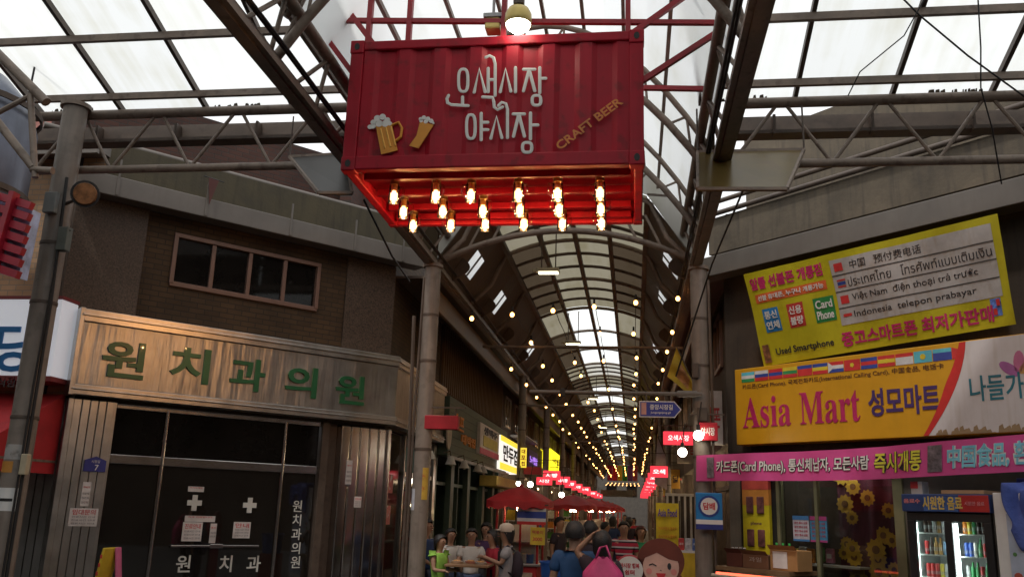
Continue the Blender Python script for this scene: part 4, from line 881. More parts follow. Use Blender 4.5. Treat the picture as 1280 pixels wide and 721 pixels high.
b = MB(); b.text('나들가게', MZ(1212, 480)[0], MZ(1240, 484)[1], YF-.006, align='L', h=.3, wd=(MZ(1278, 480)[0]-MZ(1212, 480)[0])*1.36, bold=.012, depth=.006); obj('teal_lettering', b, C('mart_teal', (.01, .16, .22)), ms)
for px, py, r_, col, nm in ((1262, 461, R(50), (.4, .12, .35), 'purple_petal'), (1274, 452, R(-5), (.55, .15, .3), 'pink_petal'), (1286, 456, R(-50), (.55, .3, .1), 'orange_petal')):
    u, z = MZ(px, py); b = MB(); pts = [(.06*math.cos(2*math.pi*k/14), .13*math.sin(2*math.pi*k/14)) for k in range(14)]; b.prism([(u+x*math.cos(r_)-q*math.sin(r_), z+x*math.sin(r_)+q*math.cos(r_)) for x, q in pts], YF-.01, YF-.006); obj(nm, b, C(nm, col), ms)
b = MB(); random.seed(3)
for k in range(60): u = random.uniform(arcpts[-1][0]+.1, a1-.1); h_ = random.uniform(.02, .13)*random.random()+.02; b.prism([(u-.03, zb_+.013), (u+.04, zb_+.013), (u+.02, zb_+h_), (u-.02, zb_+h_*.8)], YF-.0085-.00002*k, YF-.0062)
obj('rust_stain', b, C('rust_edge', (.32, .22, .12), .8), ms)

# pink cloth banner under it
PQ = [(870, 601, -1.14), (1290, 589, -.38), (1290, 542, -.38), (870, 569, -1.14)]
PQ = [Vector((RC.at(x, y, o_)[0], o_, RC.at(x, y, o_)[1])) for x, y, o_ in PQ]
pn = Vector((.27, -1, 0)).normalized(); PWd, PHt = (PQ[1]-PQ[0]).length, ((PQ[3]-PQ[0]).length+(PQ[2]-PQ[1]).length)/2
def pmap(x, y, z):
    s, t_ = x/PWd, z/PHt
    p = PQ[0]*(1-s)*(1-t_)+PQ[1]*s*(1-t_)+PQ[2]*s*t_+PQ[3]*(1-s)*t_
    return p - pn*y + Vector((0, .012*math.sin(s*23)+.008*math.sin(s*51+t_*2), -.035*math.sin(math.pi*s)+.006*math.sin(s*9)))
pk = thing('pink_banner', 'long pink cloth banner with white outlined lettering tied from the post along the shop front', 'banner', RC, tuple(PQ[0]))
b = MB(); b.grid(lambda s, t: pmap(s*PWd, 0, t*PHt), 60, 4); b.grid(lambda s, t: pmap(s*PWd, .006, t*PHt), 60, 4); obj('cloth', b, C('banner_pink', (.62, .07, .27), .6, var=.12), pk, smooth='all')
sx = lambda px: (px-870)/420*PWd
def ptext(name, s, p0, p1, m1, h=.2, bold=.02, m2=None):
    if m2: b = MB(); b.text(s, sx((p0+p1)/2), PHt*.5, -.004, wd=sx(p1)-sx(p0), h=h, bold=bold+.05, depth=.004, mapper=pmap); obj(name+'_outline', b, m2, pk)
    b = MB(); b.text(s, sx((p0+p1)/2), PHt*.5, -.009, wd=sx(p1)-sx(p0), h=h, bold=bold, depth=.005, mapper=pmap); obj(name, b, m1, pk)
ptext('lettering', '카드폰(Card Phone), 통신체납자, 모든사람', 902, 1112, WL, .2, .015, BLK)
ptext('lettering', '즉시개통', 1118, 1174, C('banner_lime', (.65, .6, .05)), .24, .02, BLK)
ptext('lettering', '中国食品, 환전', 1203, 1300, C('banner_sky', (.2, .55, .68)), .27, .02, WL)
b = MB()
for p0, p1 in ((887, 898), (1181, 1197)): n = MB(); n.box(sx(p0), sx(p1), -.012, -.003, PHt*.12, PHt*.9); b.add([pmap(*v) for v in n.v], n.f)
obj('phone_picture', b, C('phone_grey', (.16, .13, .15), var=.7, scale=12), pk)

# poster column, window posters, sunflower curtain
pc = thing('phone_poster', 'tall yellow and red phone poster panel beside the dark mart door', 'poster', RC, ((uB+uC)/2, -.05, 0))
_, pz1 = RC.at(945, 596, -.05)
qa, _ = RC.at(929, 640, -.05); qb, _ = RC.at(962, 640, -.05)
b = MB(); b.box(qa, qb, -.06, .0, .4, 1.98); obj('board', b, C('poster_yellow', (.6, .5, .02), .4), pc)
b = MB(); b.box(qa, qb, -.063, .0, 1.98, 2.2); obj('orange_band', b, C('poster_orange', (.62, .25, .05), .4), pc)
b = MB(); b.box(qa, qb, -.066, .0, 2.2, 2.62); obj('red_band', b, C('poster_red', (.5, .08, .06), .4), pc)
b = MB(); b.text('스마트폰', (qa+qb)/2, 2.4, -.066, wd=(qb-qa)*.8, h=.11, bold=.02, depth=.004); b.text('phone', (qa+qb)/2, 1.72, -.06, wd=(qb-qa)*.4, h=.06, depth=.004); obj('lettering', b, C('poster_ink', (.12, .03, .08)), pc)
b = MB()
for z in (1.98, 1.52, 1.1):
    for f_ in (.3, .7): uu = qa+(qb-qa)*f_; b.box(uu-.06, uu+.06, -.085, -.06, z-.12, z+.12)
obj('phone_picture', b, C('phone_print', (.16, .06, .06), .35, var=.7, scale=10), pc, bev=.012)
cu = thing('flower_curtain', 'dark purple curtain printed with yellow sunflowers behind the mart glass', 'curtain', RC, ((uD+uE)/2, .5, 1))
b = MB(); cf = lambda s, t: (uD-.35+(uE-uD+.5)*s, .55+.05*math.sin(s*26), .05+2.5*t); b.grid(cf, 60, 4); obj('cloth', b, C('curtain_purple', (.1, .02, .045), .85, scale=6), cu, smooth='all')
fl = MB(); fc = MB(); random.seed(11)
for k in range(34):
    s = random.uniform(.04, .96); t_ = random.uniform(.03, .97); c_ = Vector(cf(s, t_)); r_ = random.uniform(.09, .16)
    n = 22; fl.prism([(c_.x+r_*(1 if j % 2 else .78)*math.cos(2*math.pi*j/n), c_.z+r_*(1 if j % 2 else .78)*math.sin(2*math.pi*j/n)) for j in range(n)], c_.y-.075-.0005*k, c_.y-.07-.0005*k); fc.disc(c_.x, c_.z, r_*.35, c_.y-.082-.0005*k, c_.y-.076-.0005*k)
obj('sunflower_print', fl, C('sunflower_yellow', (.5, .3, .03), .8), cu); obj('sunflower_heart', fc, C('sunflower_brown', (.16, .07, .02), .8), cu)
def wposter(px, py, w_, h_, col, nm, lb, head):
    u, z = RC.at(px, py, .0); t = thing('window_poster', lb, 'poster', RC, (u, .0, z)); b = MB(); b.box(u-w_/2, u+w_/2, .005, .015, z-h_/2, z+h_/2); obj('sheet', b, C(nm, col, var=.3, scale=9), t)
    b = MB(); b.box(u-w_/2, u+w_/2, .001, .006, z+h_*.34, z+h_*.5); b.box(u-w_/2, u+w_/2, .001, .006, z-h_*.5, z-h_*.42); obj('bands', b, C(nm+'_band', head), t)
    b = MB()
    for k in range(4): b.text('할인 행사 상품', u, z+h_*(.22-.16*k), .005, wd=w_*.8, h=h_*.09, bold=.01, depth=.003)
    obj('print', b, C(nm+'_ink', (.35, .05, .08)), t)
wposter(1001, 660, .26, .34, (.42, .4, .45), 'poster_pale', 'pale pink and white poster on the mart window', (.05, .16, .35))
wposter(1023, 661, .26, .34, (.05, .2, .35), 'poster_cyan', 'blue poster on the mart window beside the pale one', (.3, .04, .15))
u, z = RC.at(1072, 597, .1); t = None
for k, (px, py, nm, col) in enumerate(((984, 700, 'red', (.45, .05, .05)), (994, 702, 'yellow', (.6, .45, .05)), (1004, 700, 'white', (.55, .55, .55)), (1014, 703, 'orange', (.55, .2, .04)), (1026, 701, 'green', (.1, .3, .08)), (1038, 703, 'pink', (.55, .2, .3)))):
    uu, zz = RC.at(px, py, .35); q = thing('snack_bag', f'{nm} snack bag on the shelf behind the mart glass', 'packet', RC, (uu, .35, zz)); b = MB(); b.prism([(uu-.06, zz), (uu+.06, zz), (uu+.055, zz+.19), (uu-.055, zz+.19)], .33, .39); obj('bag', b, C('snack_'+nm, col, .35, var=.5, scale=18), q, bev=.012); b = MB(); b.box(uu-.035, uu+.035, .324, .3295, zz+.06, zz+.12); obj('label_patch', b, WL, q)
_, zz = RC.at(1010, 703, .35); b = MB(); b.box(uC+.06, uE-.7, .25, .5, zz-.03, zz-.003); q = tag(obj('window_shelf', b, MATS['fridge_inside'] if 'fridge_inside' in MATS else WHITE), 'pale shelf behind the mart glass', 'shelf'); q.location = RC.o; q.rotation_euler = (0, 0, RC.rz)
u, z = RC.at(1072, 597, .1); t = thing('heater_lamp', 'small glowing orange strip lamp above the sunflower curtain', 'lamp', RC, (u, .1, z+.06)); b = MB(); b.box(u-.09, u+.09, .08, .14, z-.015, z+.02); obj('tube', b, glow('orange_strip_lamp', (1, .3, .05), 6), t); b = MB(); b.box(u-.11, u+.11, .07, .16, z+.02, z+.05); obj('holder', b, BLACK, t)
t = thing('curtain_fill_lamp', 'white tube added inside the mart to brighten the sunflower curtain', 'lamp', RC, (uC+.7, .3, 2.6)); b = MB(); b.box(uC+.2, uC+1.2, .26, .32, 2.6, 2.64); obj('tube', b, glow('curtain_fill_tube', (1, .97, .82), 11), t); b = MB(); b.box(uC+.15, uC+1.25, .24, .34, 2.64, 2.69); obj('holder', b, WHITE, t)  # added tube, brightens the curtain behind the glass
b = MB(); b.box(uC+.0, uE, 1.6, 1.9, 0, 1.1); b.box(uC, uC+.9, 1.75, 1.9, 1.4, 1.45); sh = tag(obj('shop_counter', b, C('counter_grey', (.2, .2, .19))), 'grey counter deep inside the mart', 'counter'); sh.location = RC.o; sh.rotation_euler = (0, 0, RC.rz)

# drinks fridge
YR = -.62
fu0, fzt = RC.at(1133, 617, YR); fu1, _ = RC.at(1237, 617, YR); _, fzm = RC.at(1185, 640, YR); fr_ = thing('drinks_fridge', 'black two door drinks fridge with a lit interior and a coloured header', 'fridge', RC, ((fu0+fu1)/2, YR+.3, 0))
b = MB(); b.box(fu0+.02, fu0+.05, YR+.03, YR+.6, .1, fzm); b.box(fu1-.05, fu1-.02, YR+.03, YR+.6, .1, fzm); b.box(fu0+.05, fu1-.05, YR+.57, YR+.6, .1, fzm); b.box(fu0+.05, fu1-.05, YR+.03, YR+.6, .1, .2); b.box(fu0+.05, fu1-.05, YR+.03, YR+.6, fzm-.03, fzm); obj('cabinet', b, C('fridge_inside', (.5, .52, .5), .5), fr_)
b = MB(); fm = (fu0+fu1)/2
for a, c in ((fu0, fu0+.085), (fm-.045, fm+.045), (fu1-.085, fu1)): b.box(a, c, YR-.03, YR+.03, .12, fzm-.1)
b.box(fu0, fu1, YR-.031, YR+.03, fzm-.1, fzm); b.box(fu0, fu1, YR-.03, YR+.03, .0, .12); obj('door_frame', b, C('fridge_black', (.018, .018, .02), .4), fr_, bev=.006)
b = MB(); b.box(fu0+.085, fm-.045, YR-.005, YR+.003, .12, fzm-.1); b.box(fm+.045, fu1-.085, YR-.005, YR+.003, .12, fzm-.1); obj('door_glass', b, GLASS, fr_)
b = MB(); b.box(fu0-.03, fu1+.02, YR-.07, YR+.55, fzm, fzt); hd = obj('header', b, C('header_blue', (.03, .06, .18), .35), fr_, bev=.01)
b = MB(); b.box(fu1-.31, fu1+.016, YR-.078, YR-.068, fzm+.01, fzt-.01); obj('red_field', b, C('header_red', (.42, .03, .03), .35), hd)
b = MB(); b.box(fu0+.24, fu1-.33, YR-.076, YR-.068, fzm+.01, fzt-.03); obj('picture_field', b, C('header_pic', (.05, .12, .35), .4, var=.5, scale=10), hd)
b = MB(); b.text('시원한 음료', (fu0+fu1)/2-.02, (fzm+fzt)/2, YR-.076, wd=.46, h=.15, bold=.03, depth=.006); obj('lettering', b, C('header_gold', (.62, .45, .12)), hd)
b = MB(); b.text('음료수', fu0+.1, (fzm+fzt)/2+.02, YR-.07, wd=.2, h=.05, bold=.03, depth=.005); b.text('시원한 음료', fu1-.14, (fzm+fzt)/2, YR-.078, wd=.22, h=.045, bold=.02, depth=.005); obj('small_lettering', b, C('header_pink', (.6, .2, .22)), hd)
b = MB(); b.box(fm+.052, fm+.072, YR+.02, YR+.05, .3, fzm-.12); obj('light_tube', b, glow('fridge_tube', (.95, 1, .97), 16), fr_)
b = MB(); b.box(fu0+.06, fu0+.075, YR+.03, YR+.06, .3, fzm-.12); obj('light_tube', b, glow('fridge_tube_dim', (.85, 1, .95), 9), fr_)
shelf_z = [RC.at(1160, py, YR+.1)[1] for py in (665, 692, 720)]+[.75]
b = MB()
for z in shelf_z: b.box(fu0+.055, fu1-.055, YR+.06, YR+.55, z-.014, z)
obj('shelf', b, C('shelf_white', (.6, .62, .6)), fr_)
CANC = {'dark brown': (.06, .03, .02), 'red': (.5, .03, .03), 'yellow': (.65, .5, .05), 'pale blue': (.25, .42, .62), 'blue': (.05, .12, .45), 'green': (.05, .3, .1), 'silver': (.5, .5, .5), 'amber': (.4, .22, .05), 'white': (.65, .65, .62), 'orange': (.6, .2, .03)}
LAY = [[('dark brown', 'dark brown', 'silver', 'amber', 'silver', 'green'), ('orange', 'yellow', 'green', 'dark brown', 'dark brown', 'red')],
       [('red', 'dark brown', 'amber', 'amber', 'pale blue', 'pale blue'), ('blue', 'blue', 'white', 'green', 'red', 'orange')],
       [('red', 'red', 'red', 'yellow', 'silver', 'blue'), ('silver', 'green', 'green', 'red', 'green', 'green')]]
POSW = ['first', 'second', 'third', 'fourth', 'fifth', 'sixth']
for si, rowd in enumerate(LAY):
    for di, cols in enumerate(rowd):
        ua, ub = (fu0+.12, fm-.09) if di == 0 else (fm+.1, fu1-.12)
        for ci, c_ in enumerate(cols):
            u = ua+(ub-ua)*ci/5; z = shelf_z[si]; tall = c_ in ('green', 'dark brown', 'amber') ; r_ = .027 if not tall else .025
            b = MB(); h_ = .15 if not tall else .19
            pr_ = [(0, 0), (r_*.9, 0), (r_, .01), (r_, h_-.02), (r_*.8, h_), (0, h_)] if not tall else [(0, 0), (r_, 0), (r_, h_*.6), (r_*.45, h_*.78), (r_*.45, h_), (0, h_)]
            t = thing('drink_can' if not tall else 'drink_bottle', f'{c_} drink {"bottle" if tall else "can"} behind the {["left", "right"][di]} fridge door, {["top", "middle", "bottom"][si]} shelf, {POSW[ci]} from left', 'bottle' if tall else 'can', RC, (u, YR+.16, z), 'drinks in the fridge')
            b.lathe((u, YR+.16, z+.001), pr_, 12); obj('container', b, C('drink_'+c_.replace(' ', '_'), CANC[c_], .3, var=.1), t, smooth=True)
            if si != 2 or not tall:
                b = MB(); b.lathe((u, YR+.16, z+h_*.22), [(r_+.0006, 0), (r_+.0006, h_*.22)], 12); obj('band', b, C('drink_band_'+c_.replace(' ', '_'), tuple(min(.7, x*.5+.15) for x in CANC[c_]), .3), t, smooth=True)
# things on the fridge and the cabinet beside it
u, z = RC.at(1148, 606, YR+.2)
b = MB(); b.box(u-.07, u+.07, YR+.15, YR+.3, fzt+.002, fzt+.15); q = thing('carton', 'small red and white carton on top of the fridge', 'box', RC, (u, YR+.2, fzt)); obj('box', b, C('carton_white', (.5, .5, .5), var=.3), q, bev=.004); b = MB(); b.box(u-.071, u+.02, YR+.146, YR+.149, fzt+.07, fzt+.151); obj('red_side', b, C('carton_red', (.5, .04, .05)), q)
b = MB(); b.box(fm-.1, fu1-.1, YR+.08, YR+.5, fzt+.01, fzt+.05); q = tag(obj('tray', b, C('tray_tan', (.4, .24, .13))), 'flat tan tray lying on top of the fridge', 'tray'); q.location = RC.o; q.rotation_euler = (0, 0, RC.rz)
wf = thing('cabinet', 'white cabinet with a floral side next to the drinks fridge, under the blue cloth', 'cabinet', RC, (fu1+.45, YR+.3, 0))
b = MB(); b.box(fu1+.05, fu1+.95, YR-.05, YR+.6, 0, fzt+.02); obj('carcass', b, WHITE, wf, bev=.01)
b = MB(); b.box(fu1+.18, fu1+.94, YR-.065, YR-.052, .1, fzt-.2); dp = obj('door_panel', b, C('floral_panel', (.42, .48, .6), .4, scale=3), wf)
b1 = MB(); b2 = MB(); random.seed(4)
for k in range(46): (b1 if k % 2 else b2).disc(random.uniform(fu1+.2, fu1+.92), random.uniform(.9, fzt-.25), random.uniform(.015, .04), YR-.0675-.00005*k, YR-.0655-.00005*k, random.uniform(.6, 1.3), 1, 9)
obj('flower_print', b1, C('flower_red', (.45, .08, .05)), dp); obj('leaf_print', b2, C('flower_green', (.1, .25, .08)), dp)
tp = thing('blue_cloth', 'crumpled blue cloth thrown over the white cabinet', 'cloth', RC, (fu1+.6, YR, fzt))
def tarp(s, t_):
    u = fu1+.22+.85*s+.05*math.sin(t_*9+s*3)*t_; w_ = t_*1.25; edge = .5+.18*math.sin(s*7)+.1*math.sin(s*17)
    y = YR+.55-w_*.6/ .5*.5 if w_ < .5 else YR-.05-.09*abs(math.sin(s*9+t_*2.5+.7*math.sin(t_*5)))-.03*math.sin(s*23+t_*4); zz = fzt+.12*(1-abs(s-.25))*max(0, 1-w_*1.2)+.045+.05*math.sin(s*11+t_*5)*math.sin(t_*3+.5)
    if w_ >= .5: zz -= (w_-.5)*(1.15*edge)
    return (u, y, zz)
b = MB(); b.grid(tarp, 46, 34); cl_ = obj('cloth', b, C('cloth_blue', (.07, .11, .38), .75, bump=.5, bscale=22), tp, smooth='all'); sm = cl_.modifiers.new('thick', 'SOLIDIFY'); sm.thickness = .012
u, z = RC.at(1278, 612, -.1); b = MB(); b.box(u-.05, u+.3, -.12, -.02, z-.13, z+.13); q = tag(obj('wall_plate', b, C('plate_navy', (.02, .03, .2)), bev=.01), 'navy blue plate on the wall at the right edge above the blue cloth', 'plate'); q.location = RC.o; q.rotation_euler = (0, 0, RC.rz)

# produce table with boxes, and the chest freezer
YT = -.85
ba, bz = RC.at(900, 703, YT); bb, _ = RC.at(992, 703, YT)
t = thing('display_table', 'low stall table in front of the mart door carrying cartons and bottles', 'table', RC, ((ba+bb)/2, YT, 0)); ztab = 1.15
b = MB(); b.box(ba, bb, YT-.1, YT+.5, ztab-.05, ztab); obj('top', b, C('table_wood', (.2, .12, .06)), t)
for uu in (ba+.05, bb-.05):
    for yy in (YT-.05, YT+.45): b = MB(); b.box(uu-.025, uu+.025, yy-.025, yy+.025, 0, ztab-.05); obj('leg', b, STEELD, t)
def carton(px0, px1, py, lb, col, nm):
    u0, z1 = RC.at(px0, py, YT); u1, _ = RC.at(px1, py, YT); q = thing('cardboard_box', lb, 'box', RC, ((u0+u1)/2, YT+.15, ztab)); b = MB(); b.box(u0, u1, YT, YT+.32, ztab+.001, z1); obj('carton', b, C(nm, col, .85, var=.2), q, bev=.006)
    b = MB(); b.box(u0+.005, u1-.005, YT+.02, YT+.3, z1, z1+.004); b.add([(u0, YT, z1), (u1, YT, z1), (u1, YT-.06, z1+.06), (u0, YT-.06, z1+.06)], [(0, 1, 2, 3)]); obj('flap', b, MATS[nm], q)
    return q, u0, u1, z1
q, u0, u1, z1 = carton(928, 960, 692, 'brown cardboard box on the stall table beside the poster column', (.17, .085, .045), 'carton_brown')
b = MB(); b.text('과일', (u0+u1)/2, (ztab+z1)/2+.03, YT-.001, wd=.2, h=.06, depth=.003); obj('print', b, C('print_pale', (.4, .36, .32)), q)
q, u0, u1, z1 = carton(962, 996, 686, 'orange brown cardboard box with a paper note on the stall table', (.36, .19, .07), 'carton_orange')
b = MB(); b.box(u0+.05, u0+.27, YT-.008, YT-.002, ztab+.03, z1-.02); obj('paper_note', b, PW, q)
for k, px in enumerate((970, 978, 986)):
    u, _ = RC.at(px, 690, YT+.1); q = thing('green_bottle', f'green capped bottle standing in the orange brown carton, {POSW[k]} from the left', 'bottle', RC, (u, YT+.12, z1-.1), 'green bottles in the carton'); b = MB(); b.lathe((u, YT+.12, z1-.1), [(0, 0), (.032, 0), (.032, .1), (.014, .14), (.014, .165), (0, .165)], 12); obj('glass', b, C('bottle_green', (.02, .25, .05), .25), q, smooth=True); b = MB(); b.cyl((u, YT+.12, z1+.06), (u, YT+.12, z1+.085), .016, n=10); obj('cap', b, C('cap_green', (.05, .4, .08)), q)
q, u0, u1, z1 = carton(908, 927, 690, 'dark red carton of bottles at the left end of the stall table', (.1, .03, .02), 'carton_dark')
for k in range(4): u = u0+.03+(u1-u0-.06)*k/3; q = thing('jar', f'small dark jar with pale lid on the dark red carton, {POSW[k]} from the left', 'jar', RC, (u, YT+.1, z1+.004), 'jars on the dark carton'); b = MB(); b.cyl((u, YT+.1, z1+.005), (u, YT+.1, z1+.06), .02, n=10); obj('body', b, C('jar_dark', (.05, .02, .02), .3), q); b = MB(); b.cyl((u, YT+.1, z1+.06), (u, YT+.1, z1+.075), .021, n=10); obj('lid', b, PW, q)
YZ = -1.5
za_, zz = RC.at(893, 716, YZ); zb2, _ = RC.at(1006, 716, YZ)
t = thing('chest_freezer', 'chest freezer in front of the stall table, with a red lit front edge', 'freezer', RC, ((za_+zb2)/2, YZ, 0)); b = MB(); b.box(za_, zb2, YZ-.0, YZ+.55, .08, zz-.04); obj('body', b, WHITE, t, bev=.02)
b = MB(); b.box(za_-.03, zb2+.03, YZ-.04, YZ+.6, zz-.04, zz); obj('rim', b, C('rim_cream', (.6, .52, .42)), t, bev=.012)
b = MB(); b.box(za_+.05, zb2-.04, YZ-.03, YZ+.0, zz, zz+.025); obj('lit_edge', b, glow('red_lit_edge', (1, .12, .06), 2.2), t)
b = MB(); b.box(za_+.05, zb2-.04, YZ+.01, YZ+.55, zz, zz+.012); obj('glass_lid', b, GLASS, t)

# tobacco plate on the post, blade signs, arrow sign
pf = Frame(0, 12.78, 0)
u, z = pf.at(886, 637); t = thing('tobacco_sign', 'blue square sign with a red lettered white disc fixed to the right post', 'sign', pf, (u, 0, z))
b = MB(); b.box(u-.18, u+.18, -.05, 0, z-.26, z+.23); obj('plate', b, C('tobacco_blue', (.02, .2, .5), .4), t, bev=.01)
b = MB(); b.disc(u, z+.05, .145, -.056, -.05); obj('ring', b, C('ring_navy', (.02, .05, .25)), t); b = MB(); b.disc(u, z+.05, .115, -.06, -.056); obj('disc', b, WL, t)
b = MB(); b.text('담배', u, z+.05, -.06, wd=.16, h=.1, bold=.03, depth=.004); obj('lettering', b, PR, t)
b = MB(); b.box(u-.18, u+.18, -.054, -.05, z-.19, z-.13); obj('white_strip', b, WL, t); b = MB(); b.box(u-.18, u+.18, -.0545, -.0505, z-.26, z-.19); obj('navy_strip', b, MATS['plate_navy'], t)
# bar and arrow sign
u0, zb = pf.at(662, 490); 
t = thing('sign_bar', 'horizontal grey bar reaching from the right post across the street mouth', 'bar', pf, (.97, 0, 3.84)); _, zb = pf.at(770, 491)
b = MB(); b.cyl((u0, 0, zb), (.97, 0, zb), .03, n=10); b.cyl((.62, 0, zb), (.9, 0, zb), .05, n=12); obj('rail', b, GUTTER, t, smooth=True)
b = MB(); b.box(u0+.45, u0+.52, -.04, .04, zb-.06, zb+.06); obj('clamp', b, BLACK, t)
pf2 = Frame(0, 12.7, 0); u0, z0 = pf2.at(799, 511); u1, _ = pf2.at(852, 511)
t = thing('arrow_sign', 'blue arrow shaped street sign with white border hanging under the grey bar', 'sign', pf2, ((u0+u1)/2, 0, z0))
hh = .115; poly = lambda g: [(u0+g, z0-hh+g), (u1-.1-g*.3, z0-hh+g), (u1-g*1.3, z0), (u1-.1-g*.3, z0+hh-g), (u0+g, z0+hh-g)]
b = MB(); b.prism(poly(0), -.02, .0); obj('border', b, WL, t); b = MB(); b.prism(poly(.014), -.024, -.0201); obj('face', b, C('sign_face_blue', (.03, .045, .3), .4), t)
b = MB(); b.box(u0+.03, u0+.1, -.027, -.024, z0-.08, z0+.09); obj('pink_mark', b, C('mark_pink', (.6, .3, .25)), t)
b = MB(); b.text('중앙시장길', u0+.31, z0+.03, -.024, wd=.32, h=.075, bold=.02, depth=.004); b.text('Jungangsijang-gil', u0+.3, z0-.05, -.024, wd=.28, h=.035, bold=.01, depth=.004); obj('lettering', b, WL, t)
b = MB(); b.cyl((u0+.1, .02, z0+.1), (u0+.1, .06, zb), .008, n=6); b.cyl((u1-.15, .02, z0+.1), (u1-.15, .06, zb), .008, n=6); obj('hanger', b, STEELD, t)
REDL = glow('red_sign_light', (1, .05, .08), .8); REDU = C('red_sign_plain', (.4, .012, .025), .45); PINKW = glow('sign_text_light', (1, .62, .6), 1.5)
def blade(px0, px1, py0, py1, Y, lit, lb, txt=None, grp=None, name='blade_sign', lampx=None):
    f_ = Frame(0, Y, 0); a, z1 = f_.at(px0, py0); c, z0_ = f_.at(px1, py1); t = thing(name, lb, 'sign', f_, ((a+c)/2, 0, z0_), grp)
    b = MB(); b.box(a, c, -.07, .07, z0_, z1); bx = obj('box', b, REDL if lit else REDU, t, bev=.008)
    if txt: b = MB(); b.text(txt, (a+c)/2, (z0_+z1)/2, -.07, wd=(c-a)*.7, h=(z1-z0_)*.45, bold=.02, depth=.006); obj('lettering', b, PINKW if lit else WL, bx)
    b = MB(); b.cyl((a+.05, 0, z1), (a+.05, 0, z1+.12), .012, n=6); b.cyl((c-.05, 0, z1), (c-.05, 0, z1+.12), .012, n=6); b.bar((a-.1, 0, z1+.12), (c+.1, 0, z1+.12), .02, .02); obj('bracket', b, STEELD, t)
    return t, a, c, z0_, z1
G = 'red blade signs along the market'
blade(529, 573, 519, 537, 12.75, False, 'unlit red blade sign on the clinic corner post', None, G)
blade(655, 677, 583, 593, 24.2, False, 'unlit red blade sign on the second post of the left side', None, G)
blade(671, 690, 596, 606, 26, True, 'glowing pink red blade sign just past the second left post', '시장', G)
blade(829, 867, 539, 556, 17.5, True, 'glowing red blade sign with white lettering left of the right post', '오색시장', G)
blade(872, 897, 528, 551, 12.86, False, 'small red and white blade sign behind the right post', '야시장', G)
blade(832, 852, 586, 600, 30, False, 'unlit red blade sign on the right side beyond the glowing one', None, G)
def hang_lamp(px, py, Y, r, lb):
    f_ = Frame(0, Y, 0); u, z = f_.at(px, py); t = thing('globe_lamp', lb, 'lamp', f_, (u, 0, z)); b = MB(); b.ball((u, 0, z), r, n=16, k=10); obj('globe', b, LAMPW, t, smooth='all'); b = MB(); b.cyl((u, 0, z+r*.8), (u, 0, z+r+.08), r*.4, n=10); b.cyl((u, 0, z+r+.08), (u+.05, 0, z+r+.4), .01, n=6); obj('holder', b, BLACK, t); return t
hang_lamp(873, 544, 12.7, .07, 'bright white globe lamp on the right post above the pink banner'); hang_lamp(853, 565, 15, .075, 'bright white globe lamp below the glowing red sign at the right'); hang_lamp(663, 605, 22, .07, 'bright white globe lamp over the first red cart'); hang_lamp(648, 604, 23, .06, 'smaller white globe lamp beside the shop fronts on the left')
hang_lamp(702, 618, 20, .06, 'white globe lamp under the second red canopy')
# rows of small glowing red signs down both sides
for k in range(9):
    Y = 27+k*4.6+random.uniform(-.7, .7); x0, x1 = (-2.75, -2.75+random.uniform(.4, .62)); t = thing('blade_sign', f'glowing pink sign box in the left row, {ORD[k]} from the street mouth', 'sign', WD, (-2.45, Y, 2.75), 'glowing sign rows')
    b = MB(); b.box(x0, x1, Y-.06, Y+.06, 2.7, 2.98); obj('box', b, REDL, t, bev=.01); b = MB(); b.text(random.choice(('야시장', '시장', '먹거리', '오색')), (x0+x1)/2, 2.84, Y-.061, wd=(x1-x0)*.7, h=.12, bold=.04, depth=.006); obj('lettering', b, PINKW, t); b = MB(); b.cyl((x0+.1, Y, 2.98), (x0+.1, Y, 3.3), .012, n=6); b.cyl((x1-.1, Y, 2.98), (x1-.1, Y, 3.3), .012, n=6); b.bar((-3.0, Y, 3.3), (x1, Y, 3.3), .02, .02); obj('bracket', b, STEELD, t)
    Y = 23.5+k*4.2+random.uniform(-.6, .6); x0, x1 = (.42, .42+random.uniform(.35, .5)); t = thing('blade_sign', f'glowing pink sign box in the right row, {ORD[k]} from the street mouth', 'sign', WD, (.6, Y, 2.75), 'glowing sign rows')
    b = MB(); b.box(x0, x1, Y-.06, Y+.06, 2.7, 2.98); obj('box', b, REDL, t, bev=.01); b = MB(); b.text(random.choice(('야시장', '시장', '먹거리', '오색')), (x0+x1)/2, 2.84, Y-.061, wd=(x1-x0)*.7, h=.12, bold=.04, depth=.006); obj('lettering', b, PINKW, t); b = MB(); b.cyl((x0+.1, Y, 2.98), (x0+.1, Y, 3.3), .012, n=6); b.bar((x0, Y, 3.3), (1.4, Y, 3.3), .02, .02); obj('bracket', b, STEELD, t)

